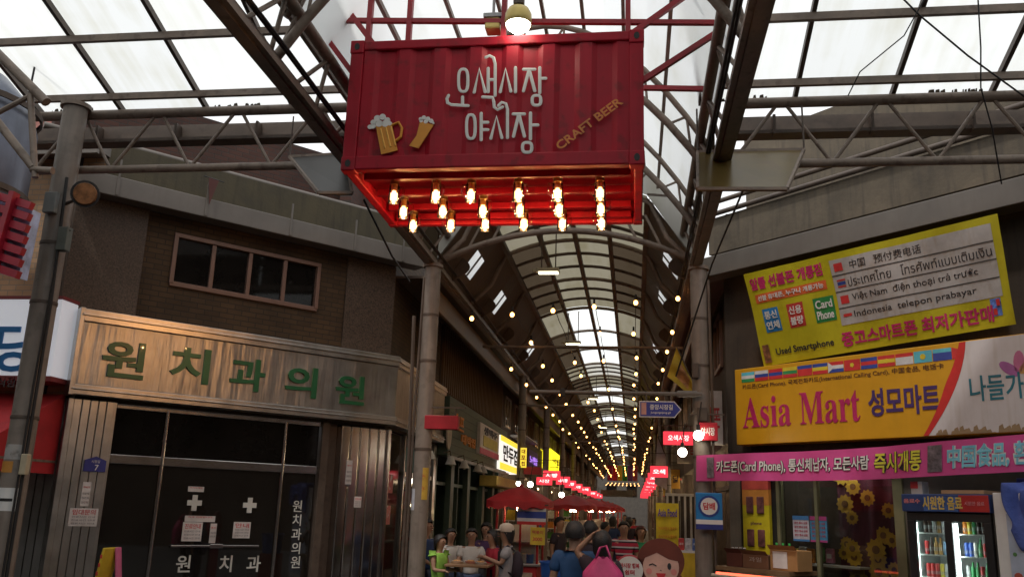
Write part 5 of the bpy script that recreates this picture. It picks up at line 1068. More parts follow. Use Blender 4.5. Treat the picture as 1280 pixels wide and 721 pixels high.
# ------------------------------------------------------------------ market street buildings
def mbuild(fr, u0, u1, label, wall, low, nwin, winm=TINT, slats=0, lit=None, h=6.6):
    t = thing('shop_building', label, 'building', fr, ((u0+u1)/2, 0, 0))
    b = MB(); b.box(u0+.01, u1-.01, 0, 5, 2.95, h); obj('wall', b, wall, t)
    b = MB(); b.box(u0+.01, u0+.2, .0, 5, 0, 2.95); b.box(u1-.2, u1-.01, 0, 5, 0, 2.95); obj('pier', b, low, t)
    b = MB(); b.box(u0+.2, u1-.2, 2.2, 2.3, 0, 2.95); obj('shop_interior', b, lit or BLACK, t)  # black where unlit, tan where lit: shop light put into the wall colour
    b = MB()
    for k in range(4): ua = u0+.2+(u1-u0-.4)*k/3; b.box(ua-.04, ua+.04, .1, .16, 0, 2.95)
    b.box(u0+.2, u1-.2, .1, .16, 2.25, 2.32); obj('shop_front', b, low, t)
    lampm = glow('shop_fill_strip', (1, .74, .44), 14) if 'shop_fill_strip' not in MATS else MATS['shop_fill_strip']
    if lit:
        b = MB(); b.box(u0+.4, u1-.4, .5, .56, 2.72, 2.78); obj('shop_fill_strip', b, lampm, t)  # added unseen strip that warms the dark shop interior
    if nwin:
        st = (u1-u0)/nwin
        for k in range(nwin):
            c_ = u0+st*(k+.5); w_ = min(.6, st*.36); f_ = MB(); f_.box(c_-w_, c_+w_, -.05, .02, 4.25, 4.31); f_.box(c_-w_, c_+w_, -.05, .02, 5.14, 5.2); f_.box(c_-w_, c_-w_+.05, -.05, .02, 4.31, 5.14); f_.box(c_+w_-.05, c_+w_, -.05, .02, 4.31, 5.14); f_.box(c_-.025, c_+.025, -.04, .02, 4.31, 5.14); wo = obj('window', f_, FRAMEB if k % 2 else BRUSH, t); b = MB(); b.box(c_-w_+.05, c_+w_-.05, -.02, -.005, 4.31, 5.14); obj('pane', b, winm, wo)
    if slats:
        b = MB(); n = int((u1-u0)/.22)
        for k in range(n): b.box(u0+.1+k*.22, u0+.16+k*.22, -.05, 0, 4.15, 5.5)
        obj('upper_slats', b, C('slat_wood', (.13, .08, .045)), t)
    return t
GRND = C('shop_green', (.05, .085, .065), .5, var=.2)
gb = mbuild(SL, 17.65, 26.4, 'dark green shop front on the left with hooded lamps under its fascia', DARKW, GRND, 0, slats=1)
b = MB()
for u in (19.2, 21.2, 23.4, 25.0): b.box(u, u+.35, -.02, .1, 0, 2.9)
obj('shop_pillar', b, GRND, gb)
t = thing('shop_sign', 'dark green fascia board with carved amber lettering above the left shop', 'sign', SL, (22, -.2, 3.4)); b = MB(); b.box(17.75, 26.3, -.22, -.01, 2.82, 4.02); obj('board', b, GRND, t, bev=.01)
b = MB()
for k in range(7): b.box(17.75, 26.3, -.226, -.22, 2.9+k*.16, 2.905+k*.16)
obj('groove', b, BLACK, t)
b = MB(); b.text('호프', SL.at(573, 537, -.22)[0], SL.at(573, 537, -.22)[1]+.15, -.22, wd=1.0, h=.34, bold=.02, depth=.03); b.text('대박집', SL.at(585, 547, -.22)[0], SL.at(585, 547, -.22)[1]-.08, -.22, wd=1.7, h=.22, bold=.03, depth=.03); obj('lettering', b, C('letter_amber', (.6, .22, .04)), t)
u, z = SL.at(561, 541, -.23); b = MB(); b.disc(u, z, .25, -.25, -.22, .9, 1.3); obj('pale_oval', b, C('oval_cream', (.5, .42, .33)), t)
b = MB(); b.box(17.75, 26.3, -.3, -.22, 2.76, 2.82); obj('light_rail', b, C('rail_white', (.5, .5, .5)), t)
for k, px in enumerate((536, 563, 580, 597, 604)):
    u, z = SL.at(px, 586, -.45); z = 2.62; t2_ = thing('hooded_lamp', f'small white hooded lamp under the green fascia, {POSW[k]} from the clinic corner', 'lamp', SL, (u, -.45, z), 'hooded lamps under the green fascia'); b = MB(); b.lathe((u, -.45, z), [(.02, .14), (.05, .12), (.11, -.02), (.1, -.02), (.04, .1)], 14); obj('hood', b, C('hood_white', (.5, .48, .42), .4), t2_, smooth=True); b = MB(); b.tube([(u, -.45, z+.13), (u, -.43, z+.24), (u, -.3, z+.2)], .012, 6); obj('arm', b, STEELD, t2_, smooth=True); b = MB(); b.ball((u, -.45, z+.0), .045, n=10, k=6); obj('bulb', b, C('bulb_off', (.55, .5, .4), .3), t2_, smooth='all')
def fsign(px0, px1, py0, py1, off, mt, lb, parts, name='shop_sign', fr=SL):
    a, z1 = fr.at(px0, py0, off); c, z0_ = fr.at(px1, py1, off)
    if c < a: a, c = c, a
    z0_, z1 = min(z0_, z1), max(z0_, z1)
    t = thing(name, lb, 'sign', fr, ((a+c)/2, off, z0_)); b = MB(); b.box(a, c, off, -.0, z0_, z1); obj('panel', b, mt, t, bev=.01)
    for nm, kind, x0, x1, q0, q1, m_, tx in parts:
        b = MB(); ua, ub, za2, zb3 = a+(c-a)*x0, a+(c-a)*x1, z0_+(z1-z0_)*q0, z0_+(z1-z0_)*q1
        if kind == 'r': b.box(ua, ub, off-.012, off-.001, za2, zb3)
        else: b.text(tx, (ua+ub)/2, (za2+zb3)/2, off-.012, wd=ub-ua, h=zb3-za2, bold=.03, depth=.01)
        obj(nm, b, m_, t)
    return t
LITW = glow('lit_white_panel', (1, .95, .88), .75); LITY = glow('lit_yellow_panel', (1, .72, .06), .8); LITB = glow('lit_bright_yellow', (1, .85, .02), 1.3); LITP = glow('lit_purple', (.5, .25, 1), .7)
fsign(601, 623, 527, 575, -.3, C('poster_white', (.58, .53, .5), .5), 'pink and white menu banner on the end of the green fascia', [('pink_strip', 'r', 0, 1, 0, .2, C('strip_pink', (.6, .1, .2)), ''), ('yellow_field', 'r', .15, .9, .28, .62, C('field_yellow', (.55, .45, .12)), ''), ('lettering', 't', .15, .85, .66, .92, PK, '생맥주')], 'menu_banner')
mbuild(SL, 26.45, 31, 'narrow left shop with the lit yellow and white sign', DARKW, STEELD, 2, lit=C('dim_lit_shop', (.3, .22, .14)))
fsign(626, 648, 543, 593, -.3, LITW, 'lit white shop sign with yellow edges and black lettering', [('yellow_edge', 'r', 0, 1, .0, .2, LITY, ''), ('yellow_edge', 'r', 0, 1, .84, 1, LITY, ''), ('lettering', 't', .12, .9, .26, .78, BLK, '만두집')])
t = fsign(621, 646, 594, 612, -.45, C('awning_yellow', (.5, .36, .08)), 'dull yellow awning board below the lit white sign', [('trim_line', 'r', 0, 1, .0, .12, C('awning_dark', (.2, .12, .04)), '')], 'awning_board')
f_ = Frame(0, 24.0, 0); u, z = f_.at(655, 572); t = thing('small_sign', 'small vertical orange and red sign strapped to the second left post', 'sign', f_, (u, -.1, z)); b = MB(); b.box(u-.08, u+.08, -.16, -.08, z-.26, z+.26); obj('panel', b, LITY, t); b = MB()
for k, s in enumerate('대포집'): b.text(s, u, z+.16-k*.16, -.16, h=.12, bold=.03, depth=.006)
obj('lettering', b, PR, t)
LEFT = [(31.05, 37, 'left shop with the purple lit window sign', CONC, 3), (37.05, 43.5, 'plain left building between the purple and bright yellow signs', DARKW, 3), (43.55, 50, 'left building carrying the bright yellow sign', CONC, 3), (50.05, 58, 'far left market building past the bright yellow sign', DARKW, 3), (58.05, 68, 'very far left market building with pale front', CONC, 4), (68.05, 82, 'last but one left building, near the coloured flags', DARKW, 4), (82.05, 100, 'last left building at the far end of the market', CONC, 4)]
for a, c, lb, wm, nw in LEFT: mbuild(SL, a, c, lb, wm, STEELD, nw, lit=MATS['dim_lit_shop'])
fsign(661, 672, 560, 590, -.3, C('purple_panel', (.1, .06, .2)), 'dark purple shop sign with pale lettering behind the left posts', [('lettering', 't', .1, .9, .3, .7, LITP, '노래방')])
fsign(657, 672, 543, 556, -.5, C('white_edge_board', (.6, .58, .55)), 'white edged canopy board above the purple sign', [('lower_edge', 'r', 0, 1, 0, .3, STEELD, '')], 'canopy_board')
fsign(688, 701, 560, 592, -.35, LITB, 'bright yellow lit sign far along the left side', [('lettering', 't', .15, .85, .35, .65, C('olive_ink', (.3, .2, .02)), '국밥')])
RIGHT = [(-20.5, -14.0, 'right market building directly behind the mart corner', DARKW, 2), (-27.5, -20.55, 'second right market building with louvred front', CONC, 2), (-35, -27.55, 'third building on the right side of the market', DARKW, 3), (-43, -35.05, 'fourth building on the right side of the market', CONC, 3), (-52, -43.05, 'fifth building on the right side of the market', DARKW, 3), (-62, -52.05, 'sixth building on the right side of the market', CONC, 3), (-80, -62.05, 'seventh building on the right side of the market', DARKW, 4), (-100, -80.05, 'last building on the right side at the far end', CONC, 4)]
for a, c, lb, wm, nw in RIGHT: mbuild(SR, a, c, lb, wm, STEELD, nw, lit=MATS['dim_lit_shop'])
# goods set out in front of the shops
GC_ = [('orange', (.6, .22, .03)), ('red', (.5, .04, .04)), ('yellow', (.65, .5, .06)), ('green', (.1, .3, .06)), ('white', (.6, .58, .54)), ('pink', (.6, .2, .3)), ('blue', (.05, .15, .45))]
random.seed(21)
def stand(fr, u, k, side):
    a, c_ = GC_[k % 7], GC_[(k*3+2) % 7]
    t = thing('display_stand', f'stand with {a[0]} goods below and {c_[0]} goods on top, {ORD[k]} along the {side}', 'display', fr, (u, -.35, 0), 'goods stands outside the market shops')
    b = MB()
    for z in (.55, 1.0, 1.45): b.box(u-.6, u+.6, -.55+.12*(z-.55), -.05, z, z+.03)
    for x in (-.58, .55): b.box(u+x, u+x+.03, -.08, -.05, 0, 1.75)
    for x in (-.58, .55): b.box(u+x, u+x+.03, -.52, -.49, 0, .55)
    obj('rack', b, WHITE, t)
    for j, (z, (nm, col)) in enumerate(((.58, a), (1.03, GC_[(k+4) % 7]), (1.48, c_))):
        b = MB(); x = -.54
        while x < .5: w_ = random.uniform(.09, .2); h_ = random.uniform(.1, .3); b.box(u+x, u+x+w_*.9, -.42, -.12, z, z+h_); x += w_
        g_ = obj('goods', b, C('goods_'+nm, col, .5, var=.35, scale=9), t); g_['kind'] = 'stuff'
for k in range(8): stand(SL, 27.5+k*4.4+random.random(), k, 'left')
for k in range(9): stand(SR, -(18.2+k*3.9+random.random()), k, 'right')
# signs standing out on the right side
for k, (Y, w_, h_, z, col, tx, ds) in enumerate(((15.2, .5, .9, 2.95, (.6, .6, .62), '휴대폰', 'white'), (22, .45, .7, 3.0, (.55, .5, .42), '정육점', 'cream'), (29.5, .5, .6, 2.6, (.65, .35, .04), '통닭', 'orange'), (36, .55, .7, 2.5, (.6, .45, .05), '떡집', 'yellow'), (44, .6, .6, 2.6, (.5, .05, .06), '분식', 'dark red'))):
    t = thing('projecting_sign', f'{ds} projecting shop sign on the right side of the market', 'sign', WD, (1.25, Y, z)); b = MB(); b.box(1.5-w_, 1.48, Y-.06, Y+.06, z, z+h_); obj('panel', b, C('proj_'+ds.replace(' ', '_'), col), t, bev=.01); b = MB(); b.text(tx, 1.49-w_/2, z+h_*.5, Y-.06, wd=w_*.8, h=h_*.4, bold=.02, depth=.006); obj('lettering', b, PR if k < 2 else BLK, t)
def flag(px, py, Y, lb, cols, name='hanging_flag'):
    f_ = Frame(0, Y, 0); P = [f_.at(*q) for q in zip(px, py)]; t = thing(name, lb, 'flag', f_, (P[0][0], 0, P[0][1]))
    Q = [Vector((a, 0, c)) for a, c in P]
    mp2 = lambda s, q: Q[0]*(1-s)*(1-q)+Q[1]*s*(1-q)+Q[2]*s*q+Q[3]*(1-s)*q+Vector((0, .05*math.sin(q*9+s*4), 0))
    b = MB(); b.grid(mp2, 10, 14); o_ = obj('cloth', b, cols[0], t, smooth='all')
    if len(cols) > 1: b = MB(); b.grid(lambda s, q: mp2(.25+.5*s, .2+.55*q)+Vector((0, -.012, 0)), 8, 10); obj('print', b, cols[1], t, smooth='all')
    b = MB(); b.cyl(Q[0], Q[1], .012, n=6); obj('rod', b, STEELD, t)
flag((846, 868, 868, 834), (433, 482, 500, 470), 14.4, 'large yellow flag with worn orange print beside the right post', [C('flag_gold', (.5, .34, .03), .8, var=.3, scale=4), C('flag_print', (.42, .2, .08), .8, var=.6, scale=9)])
flag((822, 832, 834, 818), (545, 570, 612, 604), 24, 'pale grey cloth hanging on the right side below the arrow sign', [C('cloth_pale', (.4, .38, .38), .8)])
# lit louvre front and shop goods at right, mid distance
t = thing('louvre_screen', 'pale slatted screen standing on the right behind the yellow food banner', 'screen', WD, (1.2, 17.5, 0)); b = MB()
for k in range(8): b.box(.62+k*.11, .66+k*.11, 17.5, 17.54, .5, 2.15)
b.box(.6, 1.45, 17.49, 17.55, 2.15, 2.2); b.box(.6, 1.45, 17.49, 17.55, .45, .5); obj('slats', b, C('slat_pale', (.45, .42, .38)), t); b = MB(); b.box(.6, 1.45, 17.6, 17.62, 0, 2.2); obj('backing', b, STEELD, t)

# coloured flags and the far end
for k, (col, nm) in enumerate((((.35, .02, .08), 'maroon'), ((.6, .03, .04), 'red'), ((.7, .5, .03), 'yellow'), ((.05, .3, .05), 'green'), ((.15, .05, .25), 'purple'), ((.45, .1, .15), 'rose'))):
    x = -2.35+k*.5; t = thing('hanging_flag', f'{nm} cloth banner hung high across the far market', 'flag', WD, (x, 90, 5.6), 'coloured banners across the far market'); b = MB(); b.grid(lambda s, q: (x-.24+.48*s, 90+.08*math.sin(q*6+k), 6.3-1.5*q), 4, 8); obj('cloth', b, C('far_flag_'+nm, col, .8), t, smooth='all'); b = MB(); b.cyl((x-.25, 90, 6.31), (x+.25, 90, 6.31), .012, n=6); obj('rod', b, STEELD, t)
t = thing('lamp_canopy', 'cluster of warm lamps on a frame far down the market below the coloured banners', 'lamp frame', WD, (-1.1, 86, 4.4)); b = MB(); b.box(-2.7, .6, 86, 86.05, 4.35, 4.4); b.box(-2.7, .6, 88, 88.05, 4.35, 4.4); obj('frame', b, STEELD, t)
for k in range(9): b = MB(); b.cyl((-2.6+k*.39, 86.1, 4.25), (-2.45+k*.36, 88.9, 4.55), .04, n=8); obj('lamp', b, BULBM, t)
t = thing('end_building', 'pale building closing the far end of the market street', 'building', WD, (-1, 108, 0)); b = MB(); b.box(-14, 12, 108, 112, 0, 8.5); obj('wall', b, C('end_wall', (.1, .085, .07), .8), t); b = MB()
for k in range(6): b.box(-8+k*2.4, -6.8+k*2.4, 107.95, 108, 3.6, 5)
obj('window', b, TINT, t)
b = MB(); b.box(-2.3, -.05, 64, 64.06, 2.85, 3.3); q = tag(obj('gantry_board', b, C('gantry_tan', (.16, .14, .1))), 'tan board spanning the market far beyond the carts', 'board')

# ------------------------------------------------------------------ people
SKIN = C('skin', (.32, .18, .115), .5, var=.08); HAIRB = C('hair_black', (.012, .01, .01), .45, var=.2, bump=.4, bscale=120); EYE = C('eye_dark', (.02, .015, .012), .3, var=0); LIP = C('lip', (.35, .1, .08), .5, var=0)
def skinmesh(name, pts, edges, radii, root, mt, parent, extra=None, lv=1):
    me = bpy.data.meshes.new(name); me.from_pydata(pts, edges, []); o = bpy.data.objects.new(name, me); COL.objects.link(o)
    sk_ = o.modifiers.new('s', 'SKIN'); sk_.branch_smoothing = .6; sk_.use_smooth_shade = True
    d = me.skin_vertices[0].data
    for i, r_ in enumerate(radii): d[i].radius = r_ if isinstance(r_, tuple) else (r_, r_); d[i].use_root = (i == root)
    ss = o.modifiers.new('u', 'SUBSURF'); ss.levels = lv; ss.render_levels = lv
    m2 = bpy.data.meshes.new_from_object(o.evaluated_get(bpy.context.evaluated_depsgraph_get()))
    bpy.data.objects.remove(o); bpy.data.meshes.remove(me)
    b = MB(); b.add([v.co for v in m2.vertices], [tuple(p.vertices) for p in m2.polygons]); bpy.data.meshes.remove(m2)
    if extra: extra(b)
    return b
def person(x, y, face, label, shirt, pants, hair='short', hcol=None, H=1.7, arms=None, sleeve='short', seat=0, look=0, shoe=None, group='people in the market', legs='stand', fem=False, name='person', dress=False, fine=1):
    """face: heading in degrees, 0 looks at the camera (-Y), 90 looks to +X; arms: (elbow, wrist) offsets for each side"""
    t = thing(name, label, 'person', WD, (x, y, 0), group); k = H/1.7; sw_ = .155 if fem else .175
    j = {}
    hip = .62 if legs == 'sit' else .9
    dz = hip-.9
    j['pel'] = (0, 0, .93+dz); j['spi'] = (0, .01, 1.1+dz); j['che'] = (0, .0, 1.28+dz); j['trp'] = (0, .012, 1.395+dz); j['nck'] = (0, .008, 1.46+dz); j['hd0'] = (0, -.012, 1.525+dz); j['hd1'] = (0, -.012, 1.595+dz); j['hd2'] = (0, -.004, 1.66+dz)
    arms = arms or [((.05, .03, -.28), (.03, -.06, -.24)), ((.05, .02, -.28), (.03, -.05, -.24))]
    for s, nm, (ev, wv) in ((-1, 'L', arms[0]), (1, 'R', arms[1])):
        sh_ = Vector((s*sw_, .01, 1.385+dz)); e = sh_+Vector((s*ev[0], ev[1], ev[2])); w_ = e+Vector((s*wv[0], wv[1], wv[2])); hnd = w_+(w_-e).normalized()*.07
        j['sh'+nm], j['el'+nm], j['wr'+nm], j['ha'+nm] = map(tuple, (sh_, e, w_, hnd))
        hp = Vector((s*.09, 0, .88+dz))
        if legs == 'stand': kn = Vector((s*.1, -.02, .49)); an = Vector((s*.1, .02, .09))
        elif legs == 'walk': kn = Vector((s*.1, -.08 if s > 0 else .03, .49)); an = Vector((s*.09, -.1 if s > 0 else .2, .09))
        else: kn = hp+Vector((s*.05, -.38, .02)); an = Vector((kn.x, kn.y+.04, .09))
        j['hp'+nm], j['kn'+nm], j['an'+nm] = map(tuple, (hp, kn, an)); j['to'+nm] = tuple(an+Vector((0, -.13, -.045)))
    cf_, sf_ = math.cos(R(face)), math.sin(R(face))
    def tr(p): p = Vector(p)*k; return (x+p.x*cf_-p.y*sf_, y+p.x*sf_+p.y*cf_, p.z)
    rad = {'pel': (.15, .11), 'spi': (.13, .095), 'che': (.16, .105), 'trp': (.085, .07), 'nck': (.056, .058), 'hd0': (.07, .08), 'hd1': (.09, .108), 'hd2': (.074, .09)}
    for s in 'LR': rad.update({'sh'+s: .056, 'el'+s: .041, 'wr'+s: .027, 'ha'+s: (.036, .018), 'hp'+s: .085, 'kn'+s: .058, 'an'+s: .04, 'to'+s: .033})
    E_ = [('pel', 'spi'), ('spi', 'che'), ('che', 'trp'), ('trp', 'nck'), ('nck', 'hd0'), ('hd0', 'hd1'), ('hd1', 'hd2')]
    for s in 'LR': E_ += [('che', 'sh'+s), ('sh'+s, 'el'+s), ('el'+s, 'wr'+s), ('wr'+s, 'ha'+s), ('pel', 'hp'+s), ('hp'+s, 'kn'+s), ('kn'+s, 'an'+s), ('an'+s, 'to'+s)]
    def build(name_, use, grow, mt, root, extra=None, cut=None):
        jj = dict(j)
        if cut:
            for q, f_ in cut.items(): a, c = q; jj[c] = tuple(Vector(j[a]).lerp(Vector(j[c]), f_))
        ks = [q for q in jj if q in use]; ix = {q: i for i, q in enumerate(ks)}
        ed = [(ix[a], ix[c]) for a, c in E_ if a in ix and c in ix]
        rr = [tuple((v+grow)*k for v in (rad[q] if isinstance(rad[q], tuple) else (rad[q], rad[q]))) for q in ks]
        lo = [tuple(Vector(jj[q])*k) for q in ks]; b = skinmesh(name_, lo, ed, rr, ix[root], mt, t)
        b.v = [tr(Vector(v)/k) for v in b.v]
        if extra: extra(b)
        return obj(name_, b, mt, t, smooth='all')
    def face_bits(b):
        hy = -.115
        b.tube([tr((0, hy+.012, 1.615+dz)), tr((0, hy-.012, 1.578+dz)), tr((0, hy+.01, 1.566+dz))], [.005*k, .009*k, .007*k], 6)
        for s in (-1, 1): b.ball(tr((s*.085, .0, 1.59+dz)), .022*k, .5, .9, 1.3, 8, 6)
        for s, nm in ((-1, 'L'), (1, 'R')):
            hb, w_ = Vector(j['ha'+nm]), Vector(j['wr'+nm]); d = (hb-w_).normalized(); sd_ = d.cross(Vector((0, 0, 1)) if abs(d.z) < .8 else Vector((0, 1, 0))).normalized(); up_ = d.cross(sd_)
            base = hb-d*.01
            for q, ln in ((-1.5, .062), (-.5, .075), (.5, .07), (1.5, .055)):
                p0 = base+sd_*.014*q; p1 = p0+d*ln*.55+up_*.006; p2 = p0+d*ln*.95+up_*.024
                b.tube([tr(p0), tr(p1), tr(p2)], [.009*k, .008*k, .006*k], 6)
            p0 = w_+d*.035+sd_*.03; b.tube([tr(w_+d*.02+sd_*.015), tr(p0+sd_*.014+d*.01), tr(p0+sd_*.014+d*.04)], [.011*k, .01*k, .007*k], 6)
    keep = dict(rad); rad.update({'che': (.125, .075), 'trp': (.06, .045), 'spi': (.105, .075), 'pel': (.12, .09)})
    body = build('body', set(j), 0, SKIN, 'pel', face_bits)
    rad.update({q: keep[q] for q in ('che', 'trp', 'spi', 'pel')})
    top = {'pel', 'spi', 'che', 'trp', 'nck', 'shL', 'shR', 'elL', 'elR'}
    if sleeve == 'long': top |= {'wrL', 'wrR'}
    cut = {('trp', 'nck'): .3} if sleeve == 'long' else {('trp', 'nck'): .3, ('shL', 'elL'): .72 if sleeve == 'short' else .12, ('shR', 'elR'): .72 if sleeve == 'short' else .12}
    build('shirt', top, .027, shirt, 'spi', cut=cut)
    build('trousers', {'pel', 'hpL', 'hpR', 'knL', 'knR', 'anL', 'anR'}, .013, pants, 'pel')
    sm = shoe or MATS['shop_dark'] if False else BLACK
    b = MB()
    for nm in 'LR':
        an, to = Vector(j['an'+nm]), Vector(j['to'+nm]); b.ball(tr((an.x, an.y-.055, .045)), .052*k, .9, 1, .85, 10, 6); b.ball(tr((to.x, to.y+.01, .04)), .047*k, 1, 1, .8, 10, 6)
    obj('shoes', b, sm, t, smooth='all')
    hc = hcol or HAIRB; b = MB(); n, m_ = 18, 10
    low = {'short': 2.05, 'bob': 2.75, 'long': 3.0, 'crop': 1.8}[hair]
    def hf(s, q):
        a = 2*math.pi*s; back = .5+.5*math.sin(a)      # a=pi/2 is the back of the head
        lim = .95+(low-.95)*min(1, max(0, back-.12)*1.6); ph = q*lim
        r0 = 1.0; X = .106*math.sin(min(ph, 1.75))*math.cos(a); Y = .0+.124*math.sin(min(ph, 1.75))*math.sin(a); Z = 1.6+dz+.118*math.cos(min(ph, 1.75))
        if ph > 1.75: Z -= (ph-1.75)*.13; X *= 1-.16*(ph-1.75); Y = Y*(1-.22*(ph-1.75))
        wob = .004*math.sin(a*9+q*5)
        return tr((X*(1+wob*8), Y*(1+wob*6), Z+wob))
    b.grid(hf, n, m_); obj('hair', b, hc, t, smooth='all')
    b = MB()
    for s in (-1, 1): b.ball(tr((s*.033, -.108, 1.605+dz)), .011*k, 1.2, .6, .7, 8, 5)
    obj('eyes', b, EYE, body, smooth='all'); b = MB(); b.ball(tr((0, -.108, 1.54+dz)), .017*k, 1.2, .4, .3, 8, 5); obj('mouth', b, LIP, body, smooth='all')
    return t, tr, j, k
def px_at(px, Y): d = ray(px, 640); return d.x/d.y*Y
NAVY = C('cloth_navy', (.02, .045, .13), .85); BLUE = C('shirt_blue', (.02, .075, .2), .85, bump=.3, bscale=14); GREYS = C('shirt_grey', (.3, .29, .3), .85, bump=.3, bscale=14); GREENS = C('shirt_lime', (.22, .42, .06), .85); WHITES = C('shirt_white', (.55, .53, .5), .85); DENIM = C('denim', (.04, .06, .12), .85); DARKP = C('trousers_dark', (.03, .028, .03), .85); KHAKI = C('trousers_khaki', (.22, .17, .11), .85); GRN2 = C('shirt_green', (.03, .26, .12), .85); REDS = C('shirt_red', (.36, .02, .04), .85); PINKS = C('bag_pink', (.6, .05, .2), .55, bump=.4, bscale=9); DKS = C('top_dark', (.03, .02, .03), .85)
# foreground man from behind
Y = 9.6; person(px_at(719, Y), Y, 180, 'man in a blue shirt with short black hair, seen from behind in the street', BLUE, DENIM, 'short', H=1.7)
Y = 9.1; px = px_at(744, Y)
t, tr, j, k = person(px+.06, Y+.25, 180, 'woman in a dark top seen from behind, arm raised to her pink bag', DKS, DARKP, 'bob', H=1.62, fem=True, arms=[((.05, .03, -.28), (.03, -.06, -.24)), ((.12, -.02, .1), (-.16, .02, .16))])
bg_ = thing('shopping_bag', 'large glossy pink bag slung over the back of the woman in dark', 'bag', WD, (px+.07, Y, .85))
b = MB(); bx, by = px+.08, Y-.02
b.grid(lambda s, q: (bx+(.2-.055*abs(2*q-1)**3*(1 if q > .5 else .4))*math.cos(2*math.pi*s)*(1-.55*max(0, q-.72)/.28), by+.115*math.sin(2*math.pi*s)*(1-.6*max(0, q-.6)/.4)*(.85+.15*math.sin(q*3)), .86+.52*q+.012*math.sin(s*31)), 40, 14)
b.ball((bx, by, .87), .18, 1, .55, .18, 20, 6); obj('sack', b, PINKS, bg_, smooth='all')
b = MB(); b.tube([(bx-.07, by, 1.36), (bx-.03, by+.03, 1.47), (bx+.03, by+.06, 1.49), (bx+.08, by+.02, 1.36)], .012, 8); obj('handle', b, PINKS, bg_, smooth='all')
b = MB(); b.text('Summer', bx, 1.13, by-.118, wd=.2, h=.05, bold=.02, depth=.004); b.text('Beauty', bx+.02, 1.07, by-.118, wd=.15, h=.035, bold=.02, depth=.004); obj('lettering', b, C('bag_print', (.12, .02, .06)), bg_)
# woman with cap, side view, looking left
Y = 12.2; xw = px_at(634, Y); t, tr, j, k = person(xw, Y, -80, 'woman in grey tee and pale cap standing sideways by the table, holding food', GREYS, KHAKI, 'bob', H=1.6, fem=True, arms=[((.03, -.1, -.22), (-.05, -.2, .06)), ((.03, -.08, -.22), (-.05, -.2, .08))], legs='walk')
b = MB(); c_ = Vector(tr((0, .0, 1.64))); b.lathe(c_-Vector((0, 0, .01)), [(.104, -.02), (.106, .02), (.09, .065), (.05, .09), (0, .097)], 20)
br = [tr((.09*math.cos(a)*1.0, -.085-.085*math.sin(a), 1.625)) for a in [math.pi*i/10 for i in range(11)]]; br2 = [(p[0], p[1], p[2]+.012) for p in br]; n0 = len(br); b.add(br+br2, [tuple(range(n0)), tuple(range(2*n0-1, n0-1, -1))]+[(i, i+1, n0+i+1, n0+i) for i in range(n0-1)])
tag(obj('sun_cap', b, C('cap_cream', (.5, .42, .34), .8), smooth=True), 'pale cream cap on the woman in the grey tee', 'cap')
q = thing('backpack', 'dark slim backpack on the woman in the grey tee', 'bag', WD, tr((0, .16, 1.1))); b = MB(); p_ = Vector(tr((0, .165, 1.13))); b.ball(p_, .14, .62, .85, 1.5, 14, 10); obj('sack', b, DKS, q, smooth='all'); b = MB()
for s in (-1, 1): b.tube([tr((s*.08, .12, 1.35)), tr((s*.1, .02, 1.42)), tr((s*.11, -.1, 1.32)), tr((s*.1, -.1, 1.15)), tr((s*.1, .1, 1.02))], .014, 6)
obj('strap', b, DKS, q, smooth='all')
# table and the family round it
Y = 12.9; tx0, tz = Frame(0, Y-.3, 0).at(556, 695); tx1, _ = Frame(0, Y-.3, 0).at(610, 695); tz = 1.04
t = thing('street_table', 'brown topped street table covered with snacks beside the family', 'table', WD, ((tx0+tx1)/2, Y, 0)); b = MB(); b.box(tx0, tx1, Y-.3, Y+.35, tz-.035, tz); obj('table_top', b, C('table_brown', (.26, .15, .08), .35), t, bev=.006)
for xx in (tx0+.04, tx1-.04):
    for yy in (Y-.26, Y+.31): b = MB(); b.box(xx-.018, xx+.018, yy-.018, yy+.018, .0, tz-.035); obj('leg', b, BLACK, t)
for kk, (dx, dy, col, nm) in enumerate(((.12, .0, (.6, .5, .42), 'cream'), (.3, .1, (.62, .3, .25), 'pink'), (.47, -.05, (.6, .58, .55), 'white'))):
    q = thing('food_tray', f'{nm} paper tray of snacks on the street table', 'tray', WD, (tx0+dx, Y+dy, tz)); b = MB(); b.lathe((tx0+dx, Y+dy, tz+.001), [(0, 0), (.07, 0), (.09, .03), (.085, .03), (.065, .006), (0, .006)], 14); obj('plate', b, C('tray_'+nm, col), q, smooth=True); b = MB()
    for s in range(6): b.ball((tx0+dx+.035*math.cos(s), Y+dy+.035*math.sin(s), tz+.028), .02, n=7, k=5)
    obj('food', b, C('fried_food', (.5, .26, .1), var=.4, scale=30), q, smooth='all')
Y = 13.3; person(px_at(534, Y), Y, 70, 'man in a navy tee with short black hair beside the table, facing right', NAVY, DENIM, 'short', H=1.62, arms=[((.03, -.06, -.26), (-.02, -.2, -.08)), ((.03, -.06, -.26), (-.02, -.2, -.06))])
Y = 12.8; person(px_at(552, Y), Y, 60, 'child in a lime green sleeveless top at the end of the table', GREENS, WHITES, 'bob', H=1.42, fem=True, sleeve='none', arms=[((.03, -.06, -.25), (-.02, -.18, .0)), ((.03, -.06, -.25), (-.02, -.18, .0))])
Y = 14.0; person(px_at(565, Y), Y, 30, 'child in a white top partly hidden behind the lime green one', WHITES, DENIM, 'bob', H=1.48, fem=True)
Y = 13.7; person(px_at(591, Y), Y, 5, 'person in a white tee with black hair standing behind the table', WHITES, DENIM, 'short', H=1.5, arms=[((.04, -.1, -.24), (-.06, -.2, -.02)), ((.04, -.1, -.24), (-.06, -.2, -.02))])
Y = 14.4; person(px_at(609, Y), Y, -10, 'person in a dark purple top behind the table near the first cart', C('top_plum', (.07, .03, .09), .85), DARKP, 'long', H=1.58, fem=True)
